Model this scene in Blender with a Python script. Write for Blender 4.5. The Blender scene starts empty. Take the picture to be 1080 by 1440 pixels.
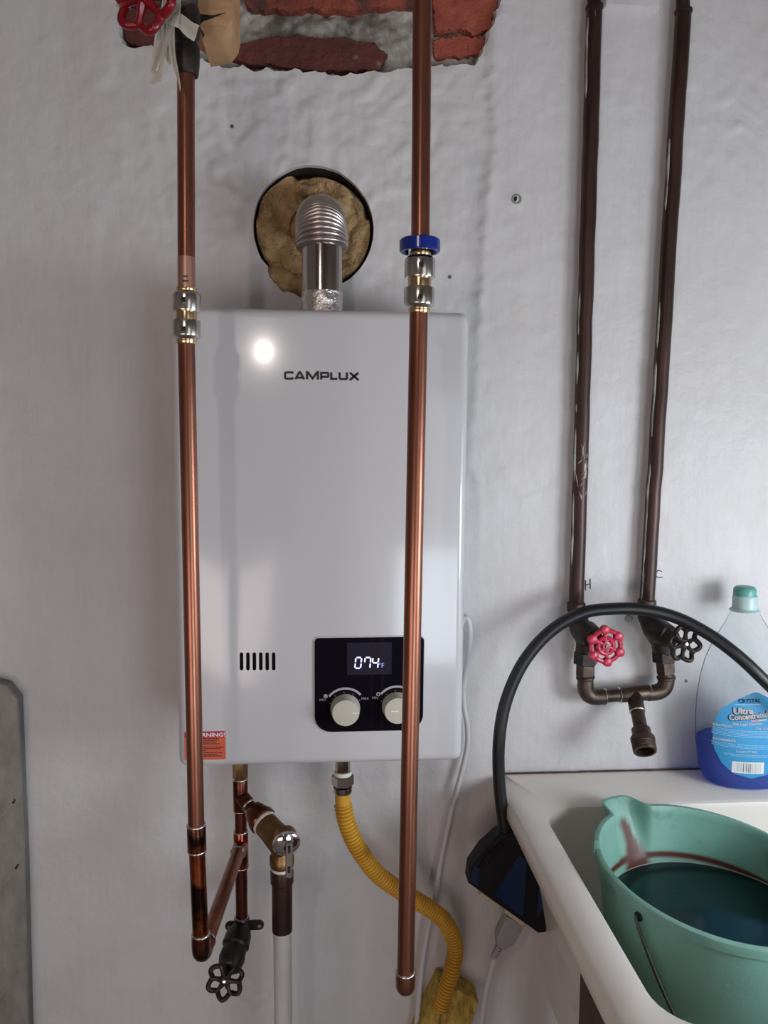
import bpy, bmesh, math, random
from mathutils import Vector, Matrix, noise
random.seed(7)
S = bpy.context.scene
COL = S.collection
# ------------------------------------------------------------------ camera
FPX = 1090.0
CAM = Vector((0, -1.06, 1.32))
PITCH, YAW, ROLL = math.radians(5.3), math.radians(4.3), math.radians(0.4)
RC = Matrix.Rotation(-YAW, 3, 'Z') @ Matrix.Rotation(math.pi/2-PITCH, 3, 'X') @ Matrix.Rotation(ROLL, 3, 'Z')
cd = bpy.data.cameras.new('camera'); cam = bpy.data.objects.new('camera', cd); COL.objects.link(cam)
cam.matrix_world = Matrix.Translation(CAM) @ RC.to_4x4()
cd.sensor_fit = 'VERTICAL'; cd.sensor_height = 24; cd.lens = 24*FPX/1440; cd.clip_start = .02
S.camera = cam
# ------------------------------------------------------------------ world, lights, exposure
w = bpy.data.worlds.new('world'); S.world = w; w.use_nodes = True
w.node_tree.nodes['Background'].inputs[0].default_value = (.75, .85, 1, 1)
w.node_tree.nodes['Background'].inputs[1].default_value = 1.2
S.view_settings.view_transform = 'Standard'; S.view_settings.look = 'None'
S.view_settings.gamma = 1; S.view_settings.use_curve_mapping = False
S.view_settings.exposure = 0.12
def area(name, loc, target, sx, sy, power, color):
    l = bpy.data.lights.new(name, 'AREA'); l.shape = 'RECTANGLE'; l.size = sx; l.size_y = sy
    l.energy = power; l.color = color
    o = bpy.data.objects.new(name, l); COL.objects.link(o); o.location = loc
    o.rotation_euler = (Vector(target)-Vector(loc)).to_track_quat('-Z', 'Y').to_euler()
    return o
area('window_light', (1.22, -0.78, 1.05), (.3, -.15, .95), .78, .74, 2, (.86, .93, 1))
area('side_fill', (.98, -.78, 1.10), (.4, -.05, .9), .3, .3, 4.6, (.87, .94, 1))  # added fill light for the tap and sink side, no real lamp
area('high_fill', (1.0, -2.0, 1.3), (.3, 0, .95), .8, .8, 2.2, (.95, .97, 1))  # unseen fill added behind the camera to lift the right side, not a doorway
area('low_doorway', (.9, -2.4, .5), (.3, 0, 1.0), .8, .7, 10, (.82, .91, 1))
area('left_fill', (-.88, -2.6, .5), (-.2, 0, .8), 1.2, .7, 9, (1, .81, .77))  # warm fill added to brighten the lower left wall, no doorway stands here
lb = bpy.data.lights.new('lamp_bulb', 'POINT'); lb.energy = 4.6; lb.color = (1, .88, .8); lb.shadow_soft_size = .014
lo = bpy.data.objects.new('lamp_bulb', lb); COL.objects.link(lo); lo.location = (-.27, -1.5, 1.76)

# ------------------------------------------------------------------ helpers
def ray(px, py): return RC @ Vector(((px-540)/FPX, -(py-720)/FPX, -1))
def at(px, py, y=0.0):
    d = ray(px, py); return CAM + d*((y-CAM.y)/d.y)
def atz(px, py, z):
    d = ray(px, py); return CAM + d*((z-CAM.z)/d.z)
def pm(p, y): return p*(y-CAM.y)/FPX        # pixels -> metres at plane y

def link(name, me, mat, parent=None, smooth=True, loc=None):
    o = bpy.data.objects.new(name, me); COL.objects.link(o)
    if mat and not me.materials:
        for m in (mat if isinstance(mat, (list, tuple)) else [mat]): me.materials.append(m)
    if parent is not None:
        r = parent; off = Vector(parent.location)
        while r.parent: r = r.parent; off += Vector(r.location)
        me.transform(Matrix.Translation(-off)); o.parent = parent
    elif loc is not None:
        me.transform(Matrix.Translation(-Vector(loc))); o.location = loc
    if smooth:
        me.shade_smooth()
        try: me.set_sharp_from_angle(angle=math.radians(38))
        except Exception: pass
    return o
def done(bm):
    bmesh.ops.recalc_face_normals(bm, faces=bm.faces)
    me = bpy.data.meshes.new('m'); bm.to_mesh(me); bm.free(); return me
def tag(o, label=None, cat=None, group=None, kind=None):
    if label: o['label'] = label
    if cat: o['category'] = cat
    if group: o['group'] = group
    if kind: o['kind'] = kind
    return o
def empty(name, loc, label, cat, group=None):
    o = bpy.data.objects.new(name, None); COL.objects.link(o); o.location = loc
    o.empty_display_size = .02
    return tag(o, label, cat, group)
def obj(name, bm, mat, parent=None, smooth=True, loc=None, label=None):
    o = link(name, done(bm), mat, parent, smooth, loc)
    if label: o['label'] = label
    return o
def pieces(name, bm, mat, parent, smooth=True, label=None):
    """every loose piece of the bmesh becomes an object of its own"""
    bm.verts.index_update(); left = set(bm.verts)
    while left:
        st = [left.pop()]; grp = set(st)
        while st:
            v = st.pop()
            for e in v.link_edges:
                q = e.other_vert(v)
                if q in left: left.discard(q); grp.add(q); st.append(q)
        nb = bmesh.new(); mp = {v: nb.verts.new(v.co) for v in grp}
        for f in {f for v in grp for f in v.link_faces}: nb.faces.new([mp[v] for v in f.verts])
        obj(name, nb, mat, parent, smooth, label=label)
    bm.free()
def catmull(P, k=8, closed=False):
    P = [Vector(p) for p in P]; n = len(P); out = []
    rng = range(n) if closed else range(n-1)
    for i in rng:
        if closed: a, b, c, d = P[i-1], P[i], P[(i+1) % n], P[(i+2) % n]
        else: a, b, c, d = P[max(i-1, 0)], P[i], P[i+1], P[min(i+2, n-1)]
        for j in range(k):
            t = j/k
            out.append(.5*((2*b)+(c-a)*t+(2*a-5*b+4*c-d)*t*t+(3*b-a-3*c+d)*t**3))
    if not closed: out.append(P[-1])
    return out
def tube(bm, P, r, n=16, closed=False, cap=True, hexa=False):
    P = [Vector(p) for p in P]; N = len(P)
    R = r if isinstance(r, (list, tuple)) else [r]*N
    T = []
    for i in range(N):
        if closed: t = P[(i+1) % N]-P[i-1]
        else: t = P[min(i+1, N-1)]-P[max(i-1, 0)]
        if t.length < 1e-9: t = Vector((0, 0, 1))
        T.append(t.normalized())
    ref = Vector((0, 1, 0)) if abs(T[0].y) < .8 else Vector((1, 0, 0))
    u = T[0].cross(ref).normalized(); rings = []
    for i in range(N):
        u = (u-T[i]*u.dot(T[i])).normalized(); v = T[i].cross(u)
        rings.append([bm.verts.new(P[i]+(u*math.cos(a)+v*math.sin(a))*R[i]) for a in [2*math.pi*k/n for k in range(n)]])
    for i in range(N if closed else N-1):
        A, B = rings[i], rings[(i+1) % N]
        for k in range(n): bm.faces.new((A[k], A[(k+1) % n], B[(k+1) % n], B[k]))
    if cap and not closed:
        bm.faces.new(rings[0][::-1]); bm.faces.new(rings[-1])
    return bm
def lathe(bm, prof, base, axis=(0, 0, 1), n=32, cap=True):
    axis = Vector(axis).normalized(); base = Vector(base)
    ref = Vector((0, 1, 0)) if abs(axis.y) < .8 else Vector((1, 0, 0))
    u = axis.cross(ref).normalized(); v = axis.cross(u); rings = []
    for r, h in prof:
        rings.append([bm.verts.new(base+axis*h+(u*math.cos(a)+v*math.sin(a))*max(r, 1e-5)) for a in [2*math.pi*k/n for k in range(n)]])
    for A, B in zip(rings, rings[1:]):
        for k in range(n): bm.faces.new((A[k], A[(k+1) % n], B[(k+1) % n], B[k]))
    if cap: bm.faces.new(rings[0][::-1]); bm.faces.new(rings[-1])
    return bm
def box(bm, a, b, bev=0, seg=2):
    a, b = Vector(a), Vector(b); g = bmesh.ops.create_cube(bm, size=1)
    for v in g['verts']: v.co = Vector([(a[i]+b[i])/2+v.co[i]*(b[i]-a[i]) for i in range(3)])
    if bev:
        es = list({e for v in g['verts'] for e in v.link_edges})
        bmesh.ops.bevel(bm, geom=es, offset=bev, segments=seg, profile=.5, affect='EDGES')
    return bm
def prism(bm, pts, d, bev=0, seg=2):
    """pts: 3-D outline; d: extrusion vector"""
    d = Vector(d)
    A = [bm.verts.new(Vector(p)) for p in pts]; B = [bm.verts.new(Vector(p)+d) for p in pts]; n = len(pts)
    f1 = bm.faces.new(A); f2 = bm.faces.new(B[::-1])
    for i in range(n): bm.faces.new((A[i], A[(i+1) % n], B[(i+1) % n], B[i]))
    if bev:
        bmesh.ops.bevel(bm, geom=list(f1.edges)+list(f2.edges), offset=bev, segments=seg, profile=.5, affect='EDGES')
    return bm
def rrect(x0, x1, z0, z1, r, n=6):
    """2-D rounded rect; r = one value or (BL,BR,TR,TL)"""
    if not isinstance(r, (tuple, list)): r = (r,)*4
    out = []
    for (cx, cz, a0, q) in ((x0+r[0], z0+r[0], 180, r[0]), (x1-r[1], z0+r[1], 270, r[1]), (x1-r[2], z1-r[2], 0, r[2]), (x0+r[3], z1-r[3], 90, r[3])):
        for k in range(n+1):
            a = math.radians(a0+90*k/n); out.append((cx+q*math.cos(a), cz+q*math.sin(a)))
    return out
def ribbon(bm, P, wd, f, d=(0, -.0003, 0)):
    """2-D polyline P of width wd turned into a thin strip; f maps (x,z)->3-D"""
    P = [Vector(p) for p in P]; n = len(P); L = []; Rr = []
    for i in range(n):
        a = (P[i]-P[i-1]).normalized() if i else (P[1]-P[0]).normalized()
        b = (P[i+1]-P[i]).normalized() if i < n-1 else a
        m = (a+b); m = m.normalized() if m.length > 1e-6 else a
        nn = Vector((-m.y, m.x)); k = 1/max(.45, nn.dot(Vector((-a.y, a.x))))
        L.append(P[i]+nn*wd/2*k); Rr.append(P[i]-nn*wd/2*k)
    d = Vector(d)
    for i in range(n-1):
        q = [f(*L[i]), f(*L[i+1]), f(*Rr[i+1]), f(*Rr[i])]
        A = [bm.verts.new(Vector(p)) for p in q]; B = [bm.verts.new(Vector(p)+d) for p in q]
        bm.faces.new(B)
        for k in range(4): bm.faces.new((A[k], A[(k+1) % 4], B[(k+1) % 4], B[k]))
    return bm
def text_mesh(body, size, sx=1.0, bold=0.0, align='LEFT'):
    c = bpy.data.curves.new('t', 'FONT'); c.body = body; c.size = size; c.extrude = .00008; c.offset = bold; c.align_x = align
    c.resolution_u = 2
    o = bpy.data.objects.new('t', c); COL.objects.link(o)
    me = bpy.data.meshes.new_from_object(o.evaluated_get(bpy.context.evaluated_depsgraph_get()))
    bpy.data.objects.remove(o); bpy.data.curves.remove(c)
    me.transform(Matrix.Scale(sx, 4, (1, 0, 0)))
    return me
def put_text(name, body, pos, size, mat, parent, sx=1.0, bold=0.0, rot=0.0, align='LEFT', label=None, warp=None):
    me = text_mesh(body, size, sx, bold, align)
    me.transform(Matrix.Translation(Vector(pos)) @ Matrix.Rotation(rot, 4, 'Y') @ Matrix.Rotation(math.pi/2, 4, 'X'))
    me.materials.clear()
    if warp:
        for v in me.vertices: v.co = warp(v.co)
    o = link(name, me, mat, parent, smooth=False)
    if label: o['label'] = label
    return o

# ------------------------------------------------------------------ materials
def mat(name, c1, c2=None, rough=.5, metal=0, scale=12, bump=0, bscale=60, stretch=(1, 1, 1), spec=.5, coat=0, emit=None, es=1, r2=None, detail=5, pos=.5, width=.35, c3=None, c3scale=4, c3lo=.6, c3hi=.75):
    m = bpy.data.materials.new(name); m.use_nodes = True; nt = m.node_tree; N = nt.nodes; L = nt.links
    b = N['Principled BSDF']
    b.inputs['Base Color'].default_value = (*c1, 1); b.inputs['Roughness'].default_value = rough
    b.inputs['Metallic'].default_value = metal; b.inputs['Specular IOR Level'].default_value = spec
    b.inputs['Coat Weight'].default_value = coat; b.inputs['Coat Roughness'].default_value = .08
    if emit: b.inputs['Emission Color'].default_value = (*emit, 1); b.inputs['Emission Strength'].default_value = es
    g = N.new('ShaderNodeNewGeometry'); mp = N.new('ShaderNodeMapping'); mp.inputs['Scale'].default_value = stretch
    L.new(g.outputs['Position'], mp.inputs['Vector'])
    def nz(sc, det=detail):
        t = N.new('ShaderNodeTexNoise'); t.inputs['Scale'].default_value = sc; t.inputs['Detail'].default_value = det
        t.inputs['Roughness'].default_value = .6; L.new(mp.outputs[0], t.inputs['Vector']); return t
    if c2:
        t = nz(scale); r = N.new('ShaderNodeValToRGB')
        r.color_ramp.elements[0].position = pos-width/2; r.color_ramp.elements[1].position = pos+width/2
        r.color_ramp.elements[0].color = (*c1, 1); r.color_ramp.elements[1].color = (*c2, 1)
        L.new(t.outputs['Fac'], r.inputs[0]); src = r.outputs[0]
        if c3:
            t3 = nz(c3scale, 8); mr = N.new('ShaderNodeMapRange'); mr.inputs[1].default_value = c3lo; mr.inputs[2].default_value = c3hi
            L.new(t3.outputs['Fac'], mr.inputs[0]); mx = N.new('ShaderNodeMix'); mx.data_type = 'RGBA'
            mx.inputs[7].default_value = (*c3, 1); L.new(mr.outputs[0], mx.inputs[0]); L.new(src, mx.inputs[6]); src = mx.outputs[2]
        L.new(src, b.inputs['Base Color'])
        if r2 is not None:
            mr = N.new('ShaderNodeMapRange'); mr.inputs[3].default_value = rough; mr.inputs[4].default_value = r2
            mr.inputs[1].default_value = .35; mr.inputs[2].default_value = .65
            L.new(t.outputs['Fac'], mr.inputs[0]); L.new(mr.outputs[0], b.inputs['Roughness'])
    if bump:
        t2 = nz(bscale); bp = N.new('ShaderNodeBump'); bp.inputs['Strength'].default_value = 1; bp.inputs['Distance'].default_value = bump
        L.new(t2.outputs['Fac'], bp.inputs['Height']); L.new(bp.outputs[0], b.inputs['Normal'])
    return m
def clear_mat(name, tint, dens, rough=.05, diff=None, dfac=0.0):
    m = bpy.data.materials.new(name); m.use_nodes = True; nt = m.node_tree; N = nt.nodes; L = nt.links
    N.remove(N['Principled BSDF']); out = N['Material Output']
    tr = N.new('ShaderNodeBsdfTransparent'); tr.inputs[0].default_value = (*tint, 1)
    gl = N.new('ShaderNodeBsdfGlossy'); gl.inputs['Roughness'].default_value = rough
    lw = N.new('ShaderNodeLayerWeight'); lw.inputs['Blend'].default_value = dens
    mx = N.new('ShaderNodeMixShader'); L.new(lw.outputs['Fresnel'], mx.inputs[0]); L.new(tr.outputs[0], mx.inputs[1]); L.new(gl.outputs[0], mx.inputs[2])
    last = mx
    if diff:
        df = N.new('ShaderNodeBsdfDiffuse'); df.inputs[0].default_value = (*diff, 1)
        m2 = N.new('ShaderNodeMixShader'); m2.inputs[0].default_value = dfac
        L.new(mx.outputs[0], m2.inputs[1]); L.new(df.outputs[0], m2.inputs[2]); last = m2
    L.new(last.outputs[0], out.inputs[0]); return m
M = {}
M['copper'] = mat('aged_copper', (.17, .062, .04), (.36, .15, .095), .36, .88, 14, stretch=(2, 2, .35), r2=.27)
M['copper_bright'] = mat('bare_copper', (.62, .36, .29), (.4, .2, .15), .42, .9, 30, stretch=(3, 3, .3))
M['copper_dark'] = mat('tarnished_copper', (.06, .022, .018), (.26, .075, .045), .35, 1, 45, r2=.2)
M['copper_red'] = mat('flux_stained_copper', (.12, .02, .012), (.45, .12, .05), .25, 1, 50, c3=(.03, .015, .012), c3scale=30, c3lo=.5, c3hi=.6)
M['solder'] = mat('solder', (.75, .72, .68), (.4, .33, .28), .22, 1, 120, bump=.0006, bscale=180)
M['brass'] = mat('brass', (.32, .2, .085), (.22, .13, .055), .38, 1, 60)
M['brass_bright'] = mat('bright_brass', (.62, .45, .25), None, .22, 1)
M['nickel'] = mat('nickel', (.62, .59, .55), (.5, .47, .43), .2, 1, 80)
M['chrome'] = mat('chrome', (.82, .82, .84), None, .07, 1)
M['steel'] = mat('flue_steel', (.55, .5, .47), (.44, .39, .37), .14, 1, 20)
M['steel_satin'] = mat('satin_steel', (.62, .56, .53), (.5, .44, .42), .3, 1, 20)
M['foil'] = mat('foil_tape', (.82, .78, .76), None, .2, 1, bump=.004, bscale=70)
M['iron'] = mat('dark_iron', (.02, .016, .015), (.055, .042, .036), .42, .6, 60, bump=.0006, bscale=150)
M['iron_pipe'] = mat('brown_iron_pipe', (.028, .014, .012), (.075, .035, .027), .4, .4, 25, stretch=(2, 2, .4), c3=(.4, .36, .33), c3scale=22, c3lo=.68, c3hi=.7)
M['bronze'] = mat('tarnished_bronze', (.055, .04, .034), (.125, .088, .07), .42, .8, 50, bump=.0005, bscale=160)
M['white_enamel'] = mat('white_enamel', (.60, .59, .605), None, .16, 0, coat=.5)
M['dark_slot'] = mat('dark_slot', (.006, .006, .007), None, .7)
M['panel'] = mat('black_gloss_panel', (.006, .005, .009), None, .05, 0, spec=.3)
M['lcd'] = mat('display_glass', (.025, .023, .036), None, .1, 0, spec=.3)
M['led'] = mat('lit_digits', (.1, .1, .1), None, .5, emit=(.62, .68, 1), es=1.6)
M['led_dim'] = mat('lit_unit', (.1, .1, .1), None, .5, emit=(.3, .42, .9), es=.8)
M['ivory'] = mat('ivory_plastic', (.56, .53, .44), None, .38)
M['print_grey'] = mat('grey_print', (.38, .38, .42), None, .5)
M['print_white'] = mat('white_print', (.85, .85, .85), None, .5)
M['print_black'] = mat('black_print', (.01, .01, .01), None, .4)
M['sticker_orange'] = mat('sticker_orange', (.62, .1, .035), None, .4)
M['sticker_red'] = mat('sticker_red', (.42, .008, .035), None, .4)
M['blue_clip'] = mat('blue_plastic', (.01, .025, .22), None, .2, 0)
M['red'] = mat('red_painted_wheel', (.55, .015, .06), (.4, .012, .04), .32, 0, 40)
M['red_dark'] = mat('dark_red_paint', (.28, .004, .01), (.16, .003, .007), .25, 0, 40)
M['yellow'] = mat('yellow_coating', (.68, .37, .035), (.58, .3, .025), .36, 0, 40)
M['yellow_wood'] = mat('yellow_weathered_wood', (.62, .43, .08), (.3, .18, .035), .7, 0, 60, bump=.003, bscale=60, stretch=(2.5, 2, .8), c3=(.6, .45, .12), c3scale=50, c3lo=.55, c3hi=.6)
M['rubber'] = mat('black_rubber', (.005, .005, .007), (.009, .009, .012), .4, 0, 30)
M['black_plastic'] = mat('black_plastic', (.006, .006, .008), None, .5, spec=.25)
M['blue_film'] = mat('dark_blue_plastic', (.006, .024, .085), (.005, .018, .065), .3, 0, 20)
M['cream'] = mat('cream_plastic', (.6, .55, .42), None, .5)
M['cable_white'] = mat('white_cable', (.62, .61, .63), None, .4)
M['plug_grey'] = mat('translucent_grey_plug', (.34, .33, .36), None, .35)
M['pvc'] = mat('white_pvc', (.58, .56, .53), (.48, .46, .43), .4, 0, 30, stretch=(1, 1, .3))
M['ptfe'] = mat('white_tape', (.78, .76, .7), (.66, .63, .56), .5, 0, 60)
M['pipe_black'] = mat('black_sleeve', (.012, .009, .009), (.05, .018, .014), .35, .3, 20, stretch=(1, 1, .4))
M['wood'] = mat('cut_wood', (.52, .3, .15), (.36, .19, .09), .6, 0, 30, stretch=(.5, 1, 3), bump=.001, bscale=70)
M['brown_wood'] = mat('brown_wood', (.09, .035, .02), (.05, .02, .012), .6, 0, 30, stretch=(3, 3, .4))
M['rag'] = mat('torn_white_cloth', (.88, .86, .8), (.76, .73, .66), .75, 0, 70, c3=(.25, .2, .19), c3scale=35, c3lo=.62, c3hi=.74)
M['insul'] = mat('glass_wool', (.36, .2, .08), (.58, .41, .21), .9, 0, 34, c3=(.06, .035, .02), c3scale=26, c3lo=.54, c3hi=.7, bump=.012, bscale=90)
M['brick'] = mat('red_brick', (.2, .04, .028), (.36, .09, .05), .85, 0, 50, bump=.004, bscale=120, c3=(.1, .04, .035), c3scale=16, c3lo=.52, c3hi=.62)
M['brick_dark'] = mat('dark_red_brick', (.085, .022, .02), (.15, .04, .032), .85, 0, 45, bump=.004, bscale=120, c3=(.2, .15, .13), c3scale=40, c3lo=.62, c3hi=.68)
M['brick_orange'] = mat('orange_red_brick', (.4, .1, .055), (.27, .05, .035), .85, 0, 45, bump=.004, bscale=120, c3=(.35, .3, .25), c3scale=30, c3lo=.6, c3hi=.66)
M['board'] = mat('scuffed_board', (.3, .28, .25), (.2, .185, .165), .5, 0, 9, stretch=(6, 1, 3))
M['board_edge'] = mat('board_edge', (.2, .2, .2), (.15, .14, .145), .6, 0, 40)
M['sink'] = mat('cream_enamel', (.86, .81, .75), (.80, .74, .68), .32, 0, 6, coat=.2, c3=(.3, .2, .13), c3scale=26, c3lo=.68, c3hi=.76)
M['bottle'] = clear_mat('clear_plastic', (.955, .97, .975), .03, .06, (.75, .78, .8), .07)
M['soap'] = clear_mat('blue_soap', (.08, .36, .95), .02, .08, (.01, .1, .6), .4)
M['cap'] = mat('frosted_teal_plastic', (.5, .66, .65), (.44, .6, .6), .35, 0, 20)
M['cap_dark'] = mat('teal_plastic', (.12, .38, .34), None, .35)
M['label_blue'] = mat('label_blue', (.05, .33, .66), (.06, .38, .72), .4, 0, 5)
M['label_light'] = mat('label_light_blue', (.4, .7, .88), None, .4)
M['label_pink'] = mat('label_pink', (.65, .3, .42), None, .4)
M['label_yellow'] = mat('label_yellow', (.75, .65, .3), None, .4)
M['label_navy'] = mat('label_navy', (.02, .05, .14), None, .4)
M['water'] = mat('dark_water', (.006, .03, .03), None, .12, 0, spec=.25)
M['wire'] = mat('galvanised_wire', (.12, .12, .115), None, .4, .8)
M['plaster_drip'] = mat('old_white_paint', (.42, .42, .38), (.25, .26, .22), .6, 0, 60)
M['floor'] = mat('concrete', (.22, .2, .19), (.16, .15, .14), .8, 0, 8)
M['room'] = mat('room_paint', (.33, .3, .28), (.27, .245, .23), .8, 0, 3)
M['frame'] = mat('window_frame_paint', (.6, .6, .58), None, .5)

# ------------------------------------------------------------------ back wall
def lin_poly(pts): return [at(px, py, 0) for px, py in pts]
PATCH = [(-.30, 2.14)]
patch_px = [(160, -40), (168, 30), (172, 66), (238, 68), (270, 78), (300, 92), (350, 97), (400, 99), (470, 106), (530, 100), (580, 96), (640, 90), (668, 92), (678, 76), (692, 40), (706, -5), (716, -60)]
PP = [(p.x, p.z) for p in lin_poly(patch_px)]
PP = PP + [(PP[-1][0]+.03, 2.08), (PP[0][0]-.02, 2.08)]
def inside(x, z, P):
    c = False; j = len(P)-1
    for i in range(len(P)):
        if (P[i][1] > z) != (P[j][1] > z) and x < (P[j][0]-P[i][0])*(z-P[i][1])/(P[j][1]-P[i][1])+P[i][0]: c = not c
        j = i
    return c
PD = []
for i_ in range(len(PP)):
    a_, b_ = Vector((PP[i_][0], PP[i_][1])), Vector((PP[(i_+1) % len(PP)][0], PP[(i_+1) % len(PP)][1])); n_ = max(1, int((b_-a_).length/.0045))
    for k_ in range(n_):
        q_ = a_.lerp(b_, k_/n_)
        q_ += Vector((noise.noise(Vector((q_.x*60, 1, q_.y*60))), noise.noise(Vector((q_.x*60, 7, q_.y*60)))))*.006+Vector((noise.noise(Vector((q_.x*190, 3, q_.y*190))), noise.noise(Vector((q_.x*190, 5, q_.y*190)))))*.0035
        PD.append((q_.x, q_.y))
def near_edge(x, z):
    best = (9, x, z); j = len(PD)-1
    for i in range(len(PD)):
        ax, az = PD[j]; bx, bz = PD[i]; j = i
        if abs(ax-x) > .012 or abs(az-z) > .012: continue
        dx, dz = bx-ax, bz-az; L2 = dx*dx+dz*dz+1e-12; t = max(0, min(1, ((x-ax)*dx+(z-az)*dz)/L2))
        qx, qz = ax+dx*t, az+dz*t; d = math.hypot(x-qx, z-qz)
        if d < best[0]: best = (d, qx, qz)
    return best
HC = at(441, 321, 0); HR = .0795
ridge = [(p.z, p.x) for p in lin_poly([(705, -60), (683, 95), (690, 200), (678, 290), (672, 400), (664, 520), (655, 640), (668, 700), (668, 1000), (668, 1700), (668, 2600)])]
ridge2 = [(p.z, p.x) for p in lin_poly([(150, -60), (168, 70), (150, 130), (175, 170), (180, 240), (150, 290), (135, 360), (140, 460), (150, 560), (150, 1700), (150, 2600)])]
def interp(z, T):
    if z >= T[0][0]: return T[0][1]
    for (a, xa), (b, xb) in zip(T, T[1:]):
        if z >= b: return xb+(xa-xb)*(z-b)/(a-b)
    return None
def nz3(x, y, z): return noise.noise(Vector((x, y, z)))
ledge = [at(848, 12, 0), at(926, 8, 0)]
def relief(x, z):
    h = .0016*nz3(x*7, 0, z*5)+.0009*nz3(x*26, 3, z*14)
    # lumpy old plaster round the flue and the upper middle
    g = math.exp(-((x+.02)/.22)**2-((z-1.7)/.22)**2)
    l = nz3(x*38+5, 1, z*42); l2 = nz3(x*85, 9, z*70)
    h += (g*.9+.1)*(.0036*max(0, l)**.6+.0016*l2)
    g2 = math.exp(-((x-.62)/.2)**2-((z-1.8)/.16)**2)
    h += g2*.0028*max(0, nz3(x*60+z*30, 2, z*45-x*20))
    g3 = math.exp(-((x-.255)/.06)**2-((z-1.27)/.05)**2)
    h += g3*.003*max(0, nz3(x*45, 12, z*60))
    j = .006*nz3(5, z*40, 1)+.003*nz3(5, z*110, 1)
    xr = interp(z, ridge)
    if xr is not None:
        t = (x-xr-j)/.004; s = 1/(1+math.exp(-max(-30, min(30, t))))
        fd = max(0, min(1, (z-1.12)/.25)); h += fd*.0042*s*math.exp(-max(0, x-xr)/.2)+fd*.0022*math.exp(-((x-xr-j-.006)/.006)**2)*(.6+nz3(z*50, 2, 2))
    xl = interp(z, ridge2)
    if xl is not None:
        t = (xl-x+j)/.004; s = 1/(1+math.exp(-max(-30, min(30, t))))
        h += max(0, min(1, (z-1.3)/.2))*.0024*s*math.exp(-max(0, xl-x)/.1)
    # raised block between the old pipes at the top
    if ledge[0].x < x+.003*nz3(z*60, 1, 1) < ledge[1].x and z+.003*nz3(x*60, 4, 1) > ledge[0].z: h += .009
    # small plugged screw hole right of the centre pipe
    p = at(722, 280, 0); d = math.hypot(x-p.x, z-p.z)
    h += .0015*math.exp(-(d/.012)**2)
    return h
def frange(a, b, s):
    n = max(1, round((b-a)/s)); return [a+(b-a)*i/n for i in range(n)]
XS = frange(-1.5, -.5, .1)+frange(-.5, .72, .0038)+frange(.72, 1.5, .1)+[1.5]
ZS = frange(0, .45, .05)+frange(.45, 1.5, .0055)+frange(1.5, 1.735, .0034)+frange(1.735, 1.8, .0019)+frange(1.8, 1.96, .0034)+frange(1.96, 2.4, .02)+[2.4]
nx, nzn = len(XS), len(ZS)
verts = []; mort = []
for j, z in enumerate(ZS):
    for i, x in enumerate(XS):
        edge = i in (0, nx-1) or j in (0, nzn-1)
        X, Z = x, z; y = 0.0; m = 0.0
        if not edge:
            d = math.hypot(x-HC.x, z-HC.z); rr = HR*(1+.012*nz3(x*14, 3, z*14))
            if z < HC.z-.03 and x < HC.x-.005: rr *= 1+.02*nz3(x*90, 8, z*90)
            if z > 1.74 and inside(x, z, PD):
                ed = near_edge(x, z)
                if ed[0] < .0036: m = 0.0; X, Z = ed[1], ed[2]; y = -relief(X, Z)
                else: m = 1.0; y = .020-.009*abs(nz3(x*26, 4, z*40))-.005*nz3(x*80, 6, z*100)
            elif rr-.0048 < d < rr+.0006:
                m = 0.0; k = rr/d; X = HC.x+(x-HC.x)*k; Z = HC.z+(z-HC.z)*k; y = -relief(X, Z)
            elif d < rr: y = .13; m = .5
            else: y = -relief(x, z)
        verts.append((X, y, Z)); mort.append(-m if m > .9 else m)
nv = len(verts)
faces = [(j*nx+i, j*nx+i+1, (j+1)*nx+i+1, (j+1)*nx+i) for j in range(nzn-1) for i in range(nx-1)]
verts += [(-1.5, .25, 0), (1.5, .25, 0), (1.5, .25, 2.4), (-1.5, .25, 2.4)]; mort += [0]*4
bl = [i for i in range(nx)]; br = [j*nx+nx-1 for j in range(nzn)]; tp = [(nzn-1)*nx+i for i in range(nx)]; lf = [j*nx for j in range(nzn)]
faces += [(nv, nv+3, nv+2, nv+1), tuple([nv, nv+1]+bl[::-1]), tuple([nv+1, nv+2]+br[::-1]), tuple([nv+2, nv+3]+tp), tuple([nv+3, nv]+lf)]
me = bpy.data.meshes.new('wall'); me.from_pydata(verts, [], faces); me.update()
ca = me.attributes.new('mortar', 'FLOAT', 'POINT'); ca.data.foreach_set('value', mort)
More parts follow.
